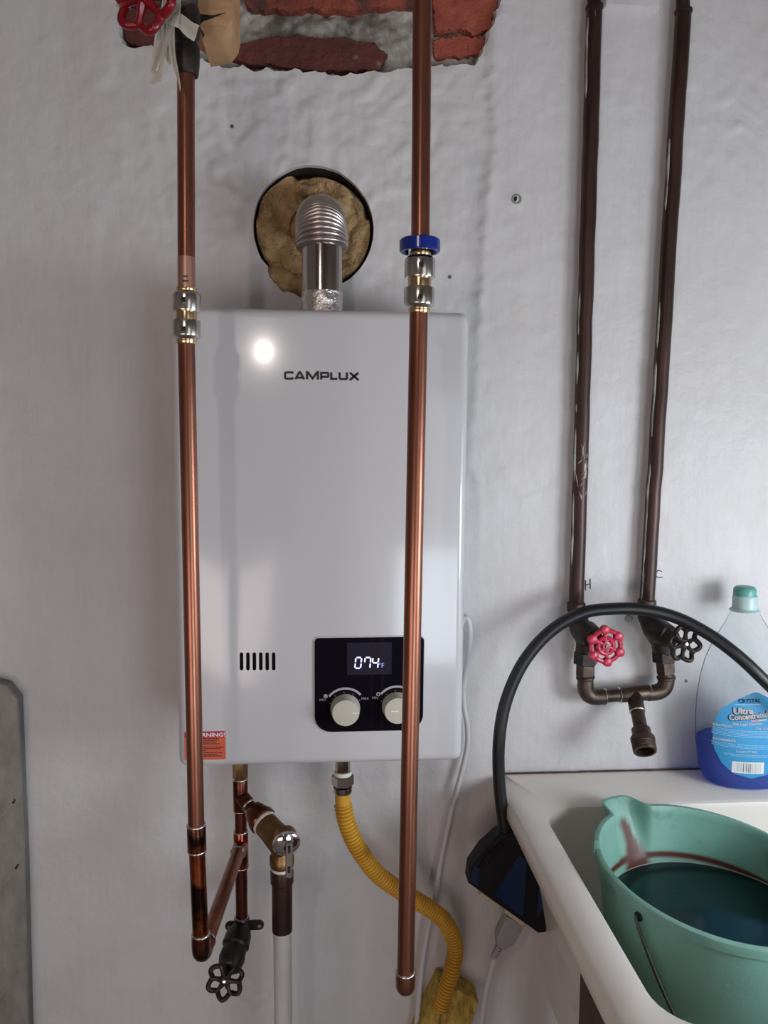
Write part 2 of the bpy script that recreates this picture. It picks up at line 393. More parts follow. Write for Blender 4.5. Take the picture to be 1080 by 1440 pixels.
def wall_material():
    m = bpy.data.materials.new('painted_plaster'); m.use_nodes = True; nt = m.node_tree; N = nt.nodes; L = nt.links; b = N['Principled BSDF']
    g = N.new('ShaderNodeNewGeometry')
    def mapped(s):
        mp = N.new('ShaderNodeMapping'); mp.inputs['Scale'].default_value = s; L.new(g.outputs['Position'], mp.inputs[0]); return mp
    def nzn_(v, sc, det=6, ro=.6):
        t = N.new('ShaderNodeTexNoise'); t.inputs['Scale'].default_value = sc; t.inputs['Detail'].default_value = det; t.inputs['Roughness'].default_value = ro
        L.new(v.outputs[0], t.inputs['Vector']); return t
    def ramp(src, p0, p1, c0, c1):
        r = N.new('ShaderNodeValToRGB'); r.color_ramp.elements[0].position = p0; r.color_ramp.elements[1].position = p1
        r.color_ramp.elements[0].color = (*c0, 1); r.color_ramp.elements[1].color = (*c1, 1); L.new(src, r.inputs[0]); return r
    def mix(f, a, bb, t='MIX'):
        x = N.new('ShaderNodeMix'); x.data_type = 'RGBA'; x.blend_type = t
        if isinstance(f, float): x.inputs[0].default_value = f
        else: L.new(f, x.inputs[0])
        for i, s in ((6, a), (7, bb)):
            if isinstance(s, tuple): x.inputs[i].default_value = (*s, 1)
            else: L.new(s, x.inputs[i])
        return x.outputs[2]
    v1 = mapped((1, 1, 1)); v2 = mapped((14, 1, 1.2)); v3 = mapped((1, 1, .5))
    big = nzn_(v1, 3.2, 4)
    base = ramp(big.outputs['Fac'], .35, .68, (.60, .578, .57), (.665, .657, .668)).outputs[0]
    st = nzn_(v3, 9, 8, .7); col = mix(ramp(st.outputs['Fac'], .55, .78, (0, 0, 0), (.5, .5, .5)).outputs[0], base, (.5, .46, .39))
    br_ = nzn_(v2, 12, 4); col = mix(ramp(br_.outputs['Fac'], .45, .8, (0, 0, 0), (.22, .22, .22)).outputs[0], col, (.5, .49, .49))
    vo = N.new('ShaderNodeTexVoronoi'); vo.inputs['Scale'].default_value = 17; L.new(v1.outputs[0], vo.inputs['Vector'])
    sp = ramp(vo.outputs['Distance'], .035, .055, (1, 1, 1), (0, 0, 0)); vc = N.new('ShaderNodeSeparateColor'); L.new(vo.outputs['Color'], vc.inputs[0])
    gt = N.new('ShaderNodeMath'); gt.operation = 'GREATER_THAN'; gt.inputs[1].default_value = .82; L.new(vc.outputs[0], gt.inputs[0])
    mu = N.new('ShaderNodeMath'); mu.operation = 'MULTIPLY'; L.new(sp.outputs[0], mu.inputs[0]); L.new(gt.outputs[0], mu.inputs[1])
    col = mix(mu.outputs[0], col, (.12, .1, .09))
    a = N.new('ShaderNodeAttribute'); a.attribute_name = 'mortar'
    mn = nzn_(v1, 22, 8, .7); mc = ramp(mn.outputs['Fac'], .38, .62, (.13, .115, .1), (.44, .42, .38)).outputs[0]
    mn2 = nzn_(v3, 30, 6); mc = mix(ramp(mn2.outputs['Fac'], .6, .68, (0, 0, 0), (.7, .7, .7)).outputs[0], mc, (.12, .075, .05))
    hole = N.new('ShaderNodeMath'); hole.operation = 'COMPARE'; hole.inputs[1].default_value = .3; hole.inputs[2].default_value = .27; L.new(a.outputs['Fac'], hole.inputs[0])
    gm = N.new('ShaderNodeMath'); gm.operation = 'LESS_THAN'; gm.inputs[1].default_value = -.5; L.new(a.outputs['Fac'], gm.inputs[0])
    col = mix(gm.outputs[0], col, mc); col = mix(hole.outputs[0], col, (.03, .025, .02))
    L.new(col, b.inputs['Base Color']); b.inputs['Roughness'].default_value = .48
    fn = nzn_(v1, 38, 8, .6); f2 = nzn_(mapped((9, 1, 1.2)), 9, 4)
    ad = N.new('ShaderNodeMath'); ad.operation = 'MULTIPLY_ADD'; ad.inputs[1].default_value = .22; L.new(f2.outputs['Fac'], ad.inputs[0]); L.new(fn.outputs['Fac'], ad.inputs[2])
    bp = N.new('ShaderNodeBump'); bp.inputs['Distance'].default_value = .0022; bp.inputs['Strength'].default_value = .9
    L.new(ad.outputs[0], bp.inputs['Height']); L.new(bp.outputs[0], b.inputs['Normal'])
    return m
M['wall'] = wall_material()
wall = link('wall_back', me, M['wall'], smooth=False); me.shade_smooth(); me.set_sharp_from_angle(angle=math.radians(50)); tag(wall, kind='structure')

# bricks showing in the broken plaster (children of the wall)
def brick(px_pts, mt, y=.004, rough_edge=.005, d=.035):
    P = [Vector((p.x, 0, p.z)) for p in lin_poly(px_pts)]
    out = []
    for i in range(len(P)):
        a, b = P[i], P[(i+1) % len(P)]; n = max(1, int((b-a).length/.0035))
        for k in range(n):
            q = a.lerp(b, k/n); u_, v_ = q.x, q.z; q.x += rough_edge*(nz3(u_*70, 3, v_*70)+.5*nz3(u_*240, 3, v_*240)); q.z += rough_edge*(nz3(u_*70, 8, v_*70)+.5*nz3(u_*240, 8, v_*240)); out.append(Vector((q.x, y, q.z)))
    bm = bmesh.new(); prism(bm, out, (0, d, 0), .0015, 1); obj('brick', bm, mt, wall)
brick([(322, 62), (352, 57), (392, 48), (432, 50), (490, 52), (528, 60), (542, 74), (538, 92), (500, 96), (440, 96), (400, 92), (345, 84), (326, 80)], M['brick_dark'])
brick([(612, 41), (610, -40), (708, -40), (700, 0), (690, 38), (670, 44), (640, 38)], M['brick_orange'])
brick([(612, 74), (612, 50), (640, 45), (668, 46), (686, 50), (676, 70), (650, 76)], M['brick_orange'], y=.008)
brick([(345, 7), (338, -45), (598, -45), (600, 6), (540, 8), (500, 14), (440, 9), (400, 12)], M['brick'])
brick([(176, 58), (172, 10), (240, 12), (244, 58), (210, 62)], M['brick_dark'])
brick([(174, 2), (170, -45), (328, -45), (330, 2), (250, 4)], M['brick'])
for r_, (za, zb) in enumerate(((-62, -110), (-118, -166))):
    xs_ = [165, 300, 440, 580, 716] if r_ else [165, 235, 370, 510, 650, 716]
    for xa, xb in zip(xs_, xs_[1:]): brick([(xa+5, za), (xa+5, zb), (xb-5, zb), (xb-5, za)], (M['brick'], M['brick_orange'], M['brick_dark'])[(xa+r_) % 3])
# pencilled letters
def pencil(strokes, lab):
    bm = bmesh.new()
    for s in strokes:
        P = [at(px, py, 0) for px, py in s]; P = [Vector((p.x, -relief(p.x, p.z)-.0004, p.z)) for p in P]
        tube(bm, catmull(P, 4) if len(P) > 2 else [P[0].lerp(P[1], t/5) for t in range(6)], .0007, 6)
    obj('pencil_letter', bm, M['print_black'], wall, label=lab)
pencil([[(823.5, 816), (823.5, 830)], [(830, 814), (830, 828)], [(823.5, 823), (830, 821)]], 'pencilled letter H')
pencil([[(931, 804), (926, 802), (923, 807), (925, 812), (932, 812)]], 'pencilled letter C')

bm = bmesh.new(); p = at(722, 281, 0); yy = -relief(p.x, p.z)
prism(bm, [(p.x+.0036*(1+.35*nz3(k, 3, 1))*math.cos(k*.4488), yy-.0004, p.z+.0042*(1+.3*nz3(k, 5, 1))*math.sin(k*.4488)) for k in range(14)], (0, .003, 0)); obj('screw_hole', bm, M['dark_slot'], wall, label='dark screw hole in plaster')
bm = bmesh.new(); lathe(bm, [(.0065, 0), (.0070, .0006), (.0056, .0016), (.0042, .0004)], (p.x+.003, yy+.0002, p.z-.001), (0, -1, 0), 14, cap=False); obj('plaster_plug', bm, M['plaster_drip'], wall)
# rest of the room
def slab(name, a, b, mt, parent=None):
    bm = bmesh.new(); box(bm, a, b); o = obj(name, bm, mt, parent, smooth=False)
    if not parent: tag(o, kind='structure')
    return o
slab('floor', (-1.6, -3.0, -.1), (1.6, .25, 0), M['floor'])
slab('ceiling', (-1.6, -3.0, 2.4), (1.6, .25, 2.5), M['room'])
slab('wall_left', (-1.6, -3.0, 0), (-1.5, 0, 2.4), M['room'])
slab('wall_front', (-1.6, -3.1, 0), (1.6, -3.0, 2.4), M['room'])
bm = bmesh.new()
wy0, wy1, wz0, wz1 = -1.2, -.36, .66, 1.46
box(bm, (1.25, -3.0, 0), (1.35, wy0, 2.4)); box(bm, (1.25, wy1, 0), (1.35, -.02, 2.4)); box(bm, (1.25, wy0, 0), (1.35, wy1, wz0)); box(bm, (1.25, wy0, wz1), (1.35, wy1, 2.4))
tag(obj('wall_right', bm, M['room'], smooth=False), kind='structure')
bm = bmesh.new()
for a, b in (((1.26, wy0, wz0), (1.33, wy0+.03, wz1)), ((1.26, wy1-.03, wz0), (1.33, wy1, wz1)), ((1.26, wy0+.03, wz0), (1.33, wy1-.03, wz0+.03)), ((1.26, wy0+.03, wz1-.03), (1.33, wy1-.03, wz1)), ((1.28, -.79, wz0+.03), (1.31, -.77, wz1-.03))): box(bm, a, b, .003, 1)
tag(obj('window_1', bm, M['frame']), kind='structure')

# ------------------------------------------------------------------ water heater
HY = -.16
hx0, hx1, hz1, hz0 = -.1745, .1655, 1.468, .931
heater = empty('water_heater', ((hx0+hx1)/2, -.08, hz0), 'white wall-mounted tankless gas water heater with black control panel', 'water heater')
def hf(px, py, y=HY): return at(px, py, y)
bm = bmesh.new(); box(bm, (hx0, HY, hz0), (hx1, -.012, hz1), .0)
# round the front edges only
es = [e for e in bm.edges if all(v.co.y < HY+.001 for v in e.verts) or (abs(e.verts[0].co.y-e.verts[1].co.y) > .1)]
bmesh.ops.bevel(bm, geom=es, offset=.011, segments=5, profile=.5, affect='EDGES')
body_me = done(bm)
cut = bmesh.new()
slots = [hf(339.6+9.05*k, 930) for k in range(6)]
for p in slots:
    box2 = rrect(p.x-.0021, p.x+.0021, p.z-.0108, p.z+.0108, .0020, 4)
    prism(cut, [(x, HY-.01, z) for x, z in box2], (0, .018, 0))
cm = done(cut); co = bpy.data.objects.new('c', cm); COL.objects.link(co)
bo = bpy.data.objects.new('b', body_me); COL.objects.link(bo)
md = bo.modifiers.new('b', 'BOOLEAN'); md.object = co; md.operation = 'DIFFERENCE'; md.solver = 'EXACT'
nm = bpy.data.meshes.new_from_object(bo.evaluated_get(bpy.context.evaluated_depsgraph_get()))
bpy.data.objects.remove(bo); bpy.data.objects.remove(co)
nm.materials.clear(); nm.materials.append(M['white_enamel']); nm.materials.append(M['dark_slot'])
for f in nm.polygons:
    c = f.center
    f.material_index = 1 if (c.y > HY+.0005 and c.y < HY+.009 and slots[0].x-.003 < c.x < slots[5].x+.003 and abs(c.z-slots[0].z) < .012) else 0
link('casing', nm, None, heater)
bm = bmesh.new(); box(bm, (hx0+.012, -.013, hz0-.006), (hx1-.012, -.001, hz1+.004), .002, 1); obj('back_plate', bm, M['white_enamel'], heater)
# logo CAMPLUX
GL = {'C': [[(184, 128), (176, 114), (105, 114), (92, 122), (92, 178), (105, 187), (176, 187), (184, 172)]],
      'A': [[(212, 195), (258, 112), (268, 112), (314, 195)], [(232, 176), (294, 176)]],
      'M': [[(349, 196), (349, 112), (362, 116), (412, 186), (462, 118), (474, 112), (474, 198)]],
      'P': [[(513, 198), (513, 120), (590, 120), (596, 128), (596, 158), (590, 166), (520, 166)]],
      'L': [[(631, 113), (631, 190), (702, 190)]],
      'U': [[(729, 113), (729, 182), (738, 192), (806, 192), (814, 182), (814, 114)]],
      'X': [[(850, 118), (950, 204)], [(948, 118), (848, 204)]]}
bm = bmesh.new()
for k, st in GL.items():
    for s in st:
        ribbon(bm, s, 25 if k not in 'X' else 27, lambda a, b: Vector((hf(390+a/8.31, 510+b/8.31).x, HY-.0001, hf(390+a/8.31, 510+b/8.31).z)))
obj('logo_lettering', bm, M['print_black'], heater, smooth=False, label='black CAMPLUX lettering')
# control panel
c0, c1 = hf(442.5, 1029), hf(596, 895)
cp = bmesh.new(); prism(cp, [(x, HY+.001, z) for x, z in rrect(c0.x-.0012, c1.x+.0012, c0.z-.0012, c1.z+.0012, (.020, .020, .006, .006), 8)], (0, -.0022, 0), .0006, 1)
obj('panel_bezel', cp, M['white_enamel'], heater)
cp = bmesh.new(); prism(cp, [(x, HY, z) for x, z in rrect(c0.x, c1.x, c0.z, c1.z, (.019, .019, .005, .005), 8)], (0, -.0018, 0), .0004, 1)
panel = obj('control_panel', cp, M['panel'], heater, label='glossy black control panel')
PY = HY-.0018
a, b = hf(488, 949, PY), hf(551, 903, PY)
bm = bmesh.new(); box(bm, (a.x, PY-.0003, a.z), (b.x, PY+.0005, b.z)); obj('display_screen', bm, M['lcd'], panel, smooth=False)
SEG = {'0': 'abcdef', '7': 'fabc', '4': 'fgbc'}
bm = bmesh.new()
for ch, (px, py) in zip('074', ((499, 932), (512, 932), (523, 932))):
    W, H = 8, 15; sk = 1.5
    L = px; T = py-H/2; B = py+H/2; Rr = px+W
    sg = {'a': ((L+sk, T), (Rr+sk, T)), 'b': ((Rr+sk, T), (Rr+sk/2, py)), 'c': ((Rr+sk/2, py), (Rr, B)), 'd': ((L, B), (Rr, B)), 'e': ((L+sk/2, py), (L, B)), 'f': ((L+sk, T), (L+sk/2, py)), 'g': ((L+sk/2, py), (Rr+sk/2, py))}
    for s in SEG[ch]:
        p, q = Vector(sg[s][0]), Vector(sg[s][1]); p2 = p.lerp(q, .13); q2 = p.lerp(q, .87)
        ribbon(bm, [p2, q2], 1.9, lambda u, v: Vector((hf(u, v, PY).x, PY-.0004, hf(u, v, PY).z)))
obj('display_digits', bm, M['led'], panel, smooth=False, label='lit digits 074')
put_text('display_unit', '°F', hf(532, 939, PY-.0006), pm(10, PY), M['led_dim'], panel, label='lit unit °F')
knobs = [(486, 1001), (559, 998)]
for i, (px, py) in enumerate(knobs):
    p = hf(px, py, PY-.012); R = pm(20.5, PY-.014)
    base = Vector((p.x, PY, p.z))
    bm = bmesh.new(); lathe(bm, [(R*1.06, 0), (R*1.06, .002), (R, .0035), (R*.97, .015), (R*.93, .0168), (R*.6, .0172), (0.0005, .0172)], base, (0, -1, 0), 40)
    kn = obj('knob', bm, M['ivory'], panel)
    bm = bmesh.new(); box(bm, (base.x+R*.42, PY-.0176, base.z-.0006), (base.x+R*.97, PY-.0168, base.z+.0006)) if i == 0 else box(bm, (base.x-R*.5, PY-.0176, base.z-.0006), (base.x+R*.05, PY-.0168, base.z+.0006))
    obj('pointer_line', bm, M['print_white'], kn, smooth=False)
    fx = lambda u, v: Vector((base.x+u, PY-.0001, base.z+v))
    bm = bmesh.new(); Ra = pm(29.5, PY)
    ribbon(bm, [(Ra*math.cos(t), Ra*math.sin(t)) for t in [math.radians(142-i*1-100*k/20) for k in range(21)]], pm(3.2, PY), fx)
    pieces('scale_arc', bm, M['print_grey'], panel, smooth=False)
    bm = bmesh.new()
    for dg in (160, 128, 95, 62, 30):
        t = math.radians(dg); ribbon(bm, [(R*1.13*math.cos(t), R*1.13*math.sin(t)), (R*1.2*math.cos(t), R*1.2*math.sin(t))], .0008, fx)
    pieces('tick_mark', bm, M['print_grey'], panel, smooth=False)
    ic = hf(458, 979, PY) if i == 0 else hf(532, 976, PY)
    bm = bmesh.new(); ribbon(bm, [(ic.x+.0019*math.cos(k*.5236), ic.z+.0019*math.sin(k*.5236)) for k in range(13)], .0013, lambda u, v: Vector((u, PY-.0001, v)))
    if i == 0: ribbon(bm, [(ic.x-.0009, ic.z), (ic.x+.0009, ic.z)], .0018, lambda u, v: Vector((u, PY-.0002, v)))
    obj('icon', bm, M['print_grey'], panel, smooth=False)
put_text('small_print', 'MIN', hf(449, 986, PY-.0002), .0042, M['print_grey'], panel)
put_text('small_print', 'MAX', hf(508, 984, PY-.0002), .0042, M['print_grey'], panel)
put_text('small_print', 'MIN', hf(523, 983, PY-.0002), .0042, M['print_grey'], panel)
# warning sticker
a, b = hf(260, 1069), hf(317, 1028)
bm = bmesh.new(); prism(bm, [(x, HY, z) for x, z in rrect(a.x, b.x, a.z, b.z, .002, 3)], (0, -.0004, 0)); st = obj('warning_sticker', bm, M['sticker_orange'], heater, smooth=False, label='red and orange warning sticker')
bm = bmesh.new(); prism(bm, [(x, HY-.0004, z) for x, z in rrect(a.x, b.x, b.z-pm(9, HY), b.z, (.0001, .0001, .002, .002), 3)], (0, -.0002, 0)); obj('sticker_heading', bm, M['sticker_red'], st, smooth=False)
put_text('sticker_text', 'WARNING!', (a.x+.0065, HY-.0007, b.z-.0062), .0064, M['print_white'], st, 1.25, .0001, label='white WARNING! lettering')
bm = bmesh.new()
for k, (v, l) in enumerate(((1038.5, 26), (1041, 24), (1043.4, 23), (1045.8, 27), (1050.4, 33), (1052.6, 28), (1055.2, 8), (1058, 31), (1060.6, 24), (1062.8, 30))):
    u = 276
    while u < 276+l+6:
        wl = random.uniform(2.5, 6); e = min(u+wl, 282+l)
        p, q = hf(u, v), hf(e, v); ribbon(bm, [(p.x, p.z), (q.x, q.z)], .0009, lambda s, t: Vector((s, HY-.0005, t))); u = e+.7
obj('fine_print', bm, M['print_black'], st, smooth=False)
# small rubber foot / tab seen under the casing
bm = bmesh.new(); p = hf(576, 1072, -.1); box(bm, (p.x-.006, -.105, hz0-.006), (p.x+.006, -.08, hz0+.001), .001, 1); obj('drain_tab', bm, M['steel'], heater)

# ------------------------------------------------------------------ flue
fl_b = at(453, 432, -.085)
flue = empty('flue_pipe', (fl_b.x, -.085, hz1), 'corrugated steel exhaust pipe bending from heater top into wall hole', 'exhaust pipe')
fr = .0245; zc = at(452, 345, -.085).z; zt = at(452, 300, -.085).z
cx = fl_b.x
bm = bmesh.new(); lathe(bm, [(fr, 0), (fr, zc-hz1+.004)], (cx, -.085, hz1), n=48); obj('straight_section', bm, M['steel'], flue)
path = []
zb = zc; rb = .078; yc = -.085
for k in range(181):
    t = k/180
    a_ = t*math.pi/2*.92
    path.append(Vector((cx-.003*t, yc+rb*(1-math.cos(a_))*1.25, zb-.003+rb*.62*math.sin(a_)+.004*t)))
path += [path[-1]+Vector((0, .006*k, 0)) for k in range(1, 5)]
rad = [.0280+.0040*abs(math.sin(i*math.pi/9.0))**.6*(1 if i < 181 else 0) for i in range(len(path))]
bm = bmesh.new(); tube(bm, path, rad, 40); obj('corrugated_elbow', bm, M['steel_satin'], flue)
bm = bmesh.new()
prof = [(.0252+.0006*random.random(), h*.004) for h in range(9)]
lathe(bm, prof, (cx, -.085, hz1-.001), n=40)
for v in bm.verts:
    d = Vector((v.co.x-cx, v.co.y+.085, 0)); v.co += d*(.05*nz3(v.co.x*140, v.co.y*140, v.co.z*140)+.03*nz3(v.co.x*300, 4, v.co.z*300))
obj('foil_tape', bm, M['foil'], flue)
# insulation
ins_bm = bmesh.new(); rings = []
for i in range(34):
    r = HR*.975*i/33; ring = []
    for k in range(64 if i else 1):
        a_ = 2*math.pi*k/64; x = HC.x+r*math.cos(a_); z = HC.z+r*math.sin(a_)
        y = .010-.020*abs(nz3(x*30, 1, z*30))-.010*nz3(x*18, 8, z*18)-.005*nz3(x*70, 3, z*70)-.003*nz3(x*120, 4, z*120)
        if a_ > .2 and a_ < 1.9 and i > 29: y += (i-29)*.006
        if i == 33: y += .03
        if r < .031: y = max(y, .012)
        ring.append(ins_bm.verts.new((x, y, z)))
    rings.append(ring)
for k in range(64): ins_bm.faces.new((rings[0][0], rings[1][k], rings[1][(k+1) % 64]))
for i in range(1, 33):
    for k in range(64): ins_bm.faces.new((rings[i][k], rings[i][(k+1) % 64], rings[i+1][(k+1) % 64], rings[i+1][k]))
bk = [ins_bm.verts.new((v.co.x, .1, v.co.z)) for v in rings[33]]
for k in range(64): ins_bm.faces.new((rings[33][k], rings[33][(k+1) % 64], bk[(k+1) % 64], bk[k]))
ins_bm.faces.new(bk)
insul = obj('insulation', ins_bm, M['insul'], loc=(HC.x, .02, HC.z)); tag(insul, 'tan fibreglass insulation stuffed in round hole behind exhaust pipe', 'insulation')
bm = bmesh.new()
for k in range(9):   # tuft sagging over the lower lip
    a_ = math.radians(228+k*4.2); x = HC.x+HR*.95*math.cos(a_); z = HC.z+HR*.95*math.sin(a_)
    g = bmesh.ops.create_icosphere(bm, subdivisions=2, radius=.0085+.004*random.random())
    for v in g['verts']:
        v.co = Vector((x+v.co.x*1.1, -.002+v.co.y*.7, z+v.co.z*1.3-.002)); v.co += Vector((nz3(*(v.co*150)), nz3(*(v.co*130)), nz3(*(v.co*120))))*.004
obj('tuft', bm, M['insul'], insul)

# ------------------------------------------------------------------ plumbing helpers
def seg(bm, p, q, r, n=20): return tube(bm, [p, q], r, n)
def sleeve(bm, p, q, r, n=24):
    p, q = Vector(p), Vector(q); d = (q-p).length
    return lathe(bm, [(r*.96, 0), (r, .0008), (r, d-.0008), (r*.96, d)], p, q-p, n)
def ring_at(bm, p, ax, r, t=.0016):
    return lathe(bm, [(r, -t), (r+.0009, -t*.5), (r+.0011, 0), (r+.0007, t*.6), (r, t)], p, ax, 20)
def hexnut(bm, p, q, r):
    p, q = Vector(p), Vector(q); d = (q-p).length
    return lathe(bm, [(r*.9, 0), (r, .0012), (r, d-.0012), (r*.9, d)], p, q-p, 6)
def push_coupling(parent, top, bot, R, up, lab):
    """push-fit coupling between world points top and bot along nearly vertical pipe"""
    top, bot = Vector(top), Vector(bot); ax = (top-bot); H = ax.length; ax.normalize()
    bm = bmesh.new(); lathe(bm, [(R*.70, H*.06), (R*.76, H*.1), (R*.76, H*.9), (R*.70, H*.94)], bot, ax, 32)
    c = obj('push_fit_coupling', bm, M['brass_bright'], parent, label=lab)
    for (h0, h1, flip) in ((.08, .42, False), (.58, .94, True)):
        pr = [(R*.74, 0), (R*.86, .06), (R*.98, .16), (R, .24), (R, .93), (R*.97, 1.0), (R*.8, 1.0)]
        pr = [(r_, h_) for r_, h_ in pr]
        if flip: pr = [(r_, 1-h_) for r_, h_ in pr[::-1]]
        bm = bmesh.new(); lathe(bm, [(r_, (h0+(h1-h0)*h_)*H) for r_, h_ in pr], bot, ax, 36)
        k = obj('collar', bm, M['nickel'], c)
        bm = bmesh.new(); zc_ = bot+ax*(H*(h0+h1)/2); box(bm, (zc_.x-.0025, zc_.y-R-.0002, zc_.z-.0025), (zc_.x+.0015, zc_.y-R*.9, zc_.z+.0018)); obj('inspection_window', bm, M['dark_slot'], c, smooth=False)
    for (h0, h1) in ((0.0, .09), (.93, 1.0)):
        bm = bmesh.new(); lathe(bm, [(R*.68, h0*H), (R*.72, h0*H+.0008), (R*.72, h1*H)], bot, ax, 28); obj('release_ring', bm, M['brass_bright'], c)
    return c
def bend(p0, corner, p1, rad, k=10):
    """points of a rounded corner"""
    p0, corner, p1 = Vector(p0), Vector(corner), Vector(p1)
    a = corner+(p0-corner).normalized()*rad; b = corner+(p1-corner).normalized()*rad
    return [a*(1-t)**2+corner*2*t*(1-t)+b*t*t for t in [i/k for i in range(k+1)]]
R12 = .0080
# ---- left copper run
YL = -.31
A = lambda px, py: at(px, py, YL)
top = A(261.5, 96); cT = A(262, 405); cB = A(262, 484); bt = A(283, 1345)
lp = empty('copper_pipe', (bt.x, YL, bt.z), 'left copper pipe with push-fit coupling, running down before heater to black drain valve', 'pipe')
bm = bmesh.new(); seg(bm, top, A(262, 362), R12); obj('upper_pipe', bm, M['copper'], lp)
bm = bmesh.new(); seg(bm, A(262, 362), cT+Vector((0, 0, -.01)), R12+.0001); obj('bare_pipe_end', bm, M['copper_bright'], lp, label='bright scraped copper')
bm = bmesh.new()
for zz, w_ in ((391, 4), (397.5, 6)):
    p = A(263, zz); ribbon(bm, [(p.x-.0005*w_, p.z), (p.x+.0005*w_, p.z)], .0014, lambda s, t: Vector((s, YL-R12-.0002, t)))
pieces('marker_dash', bm, M['print_black'], lp, smooth=False)
push_coupling(lp, cT, cB, pm(19, YL), True, 'nickel push-fit coupling')
s0, s1 = A(276, 1160), A(277, 1196)
bm = bmesh.new(); seg(bm, cB+Vector((0, 0, .01)), s0, R12); obj('long_pipe', bm, M['copper'], lp)
bm = bmesh.new(); sleeve(bm, s0, s1, R12+.0013); obj('soldered_coupling', bm, M['copper_red'], lp)
bm = bmesh.new(); ring_at(bm, s0, s0-s1, R12+.0006); ring_at(bm, s1, s0-s1, R12+.0006); pieces('solder_ring', bm, M['solder'], lp)
tee_l = at(339, 1197, -.1)
horiz = Vector((tee_l.x, -.1, tee_l.z)); corner = Vector((bt.x, YL, (bt.z)))
horiz.z = corner.z+.004; tee_l = horiz.copy()
bm = bmesh.new(); seg(bm, s1, corner+Vector((0, 0, .012)), R12); obj('lower_pipe', bm, M['copper_red'], lp)
bm = bmesh.new(); P = [corner+Vector((0, 0, .024))]+bend(corner+Vector((0, 0, .03)), corner, horiz, .012)+[corner+(horiz-corner).normalized()*.024]
tube(bm, P, R12+.0014, 24); obj('elbow', bm, M['copper_dark'], lp)
bm = bmesh.new(); ring_at(bm, P[0], (0, 0, 1), R12+.0006); ring_at(bm, P[-1], horiz-corner, R12+.0006); pieces('solder_ring', bm, M['solder'], lp)
bm = bmesh.new(); seg(bm, corner+(horiz-corner).normalized()*.015, horiz, R12); obj('branch_pipe', bm, M['copper'], lp)
# ---- right copper run
YR = -.38
A2 = lambda px, py: at(px, py, YR)
rp_b = A2(570, 1392)
rp = empty('copper_pipe', (rp_b.x, YR, rp_b.z), 'right copper pipe with blue clip above its coupling, crossing control panel', 'pipe')
cT, cB = A2(591, 355), A2(589, 441)
bm = bmesh.new(); seg(bm, A2(594.5, -60), cT+Vector((0, 0, -.01)), R12); obj('upper_pipe', bm, M['copper'], rp)
push_coupling(rp, cT, cB, pm(21, YR), True, 'nickel push-fit coupling')
bm = bmesh.new(); seg(bm, cB+Vector((0, 0, .01)), rp_b+Vector((0, 0, .01)), R12); obj('long_pipe', bm, M['copper'], rp)
hb = at(577, 1175, -.1); hb = Vector((hb.x, -.1, rp_b.z+.004))
bm = bmesh.new(); P = [rp_b+Vector((0, 0, .018))]+bend(rp_b+Vector((0, 0, .03)), rp_b, hb, .011)+[rp_b+(hb-rp_b).normalized()*.022]
tube(bm, P, R12+.0013, 24); obj('elbow', bm, M['copper'], rp)
bm = bmesh.new(); ring_at(bm, P[0], (0, 0, 1), R12+.0008); ring_at(bm, P[-1], hb-rp_b, R12+.0006); pieces('solder_ring', bm, M['solder'], rp)
bm = bmesh.new(); seg(bm, rp_b+(hb-rp_b).normalized()*.015, hb+Vector((0, .0, 0)), R12); obj('branch_pipe', bm, M['copper'], rp)
tp_ = Vector((hb.x, -.1, hz0-.001))
bm = bmesh.new(); tube(bm, [tp_]+bend(tp_, hb, rp_b, .012), R12, 20); obj('riser_pipe', bm, M['copper'], rp)
bm = bmesh.new(); hexnut(bm, tp_+Vector((0, 0, -.02)), tp_, .0135); obj('union_nut', bm, M['brass'], rp)
# blue clip (C ring)
cc = A2(590.5, 346); bm = bmesh.new(); ro, ri, h2 = pm(28, YR), R12+.0012, pm(8.5, YR)
n = 40; a0, a1 = math.radians(125), math.radians(415); rg = []
for k in range(n+1):
    a_ = a0+(a1-a0)*k/n; c_, s_ = math.cos(a_), math.sin(a_)
    rg.append([bm.verts.new((cc.x+r_*c_, YR+r_*s_, cc.z+z_)) for r_, z_ in ((ri, h2), (ro-.001, h2), (ro, h2-.001), (ro, -h2+.001), (ro-.001, -h2), (ro-.0028, -h2), (ro-.0028, h2-.003), (ri, h2-.003))])
for A_, B_ in zip(rg, rg[1:]):
    for k in range(8): bm.faces.new((A_[k], A_[(k+1) % 8], B_[(k+1) % 8], B_[k]))
bm.faces.new(rg[0]); bm.faces.new(rg[-1][::-1])
clip = obj('disconnect_clip', bm, M['blue_clip'], loc=(cc.x, YR, cc.z)); tag(clip, 'dark blue plastic disconnect clip around right copper pipe above its coupling', 'clip')

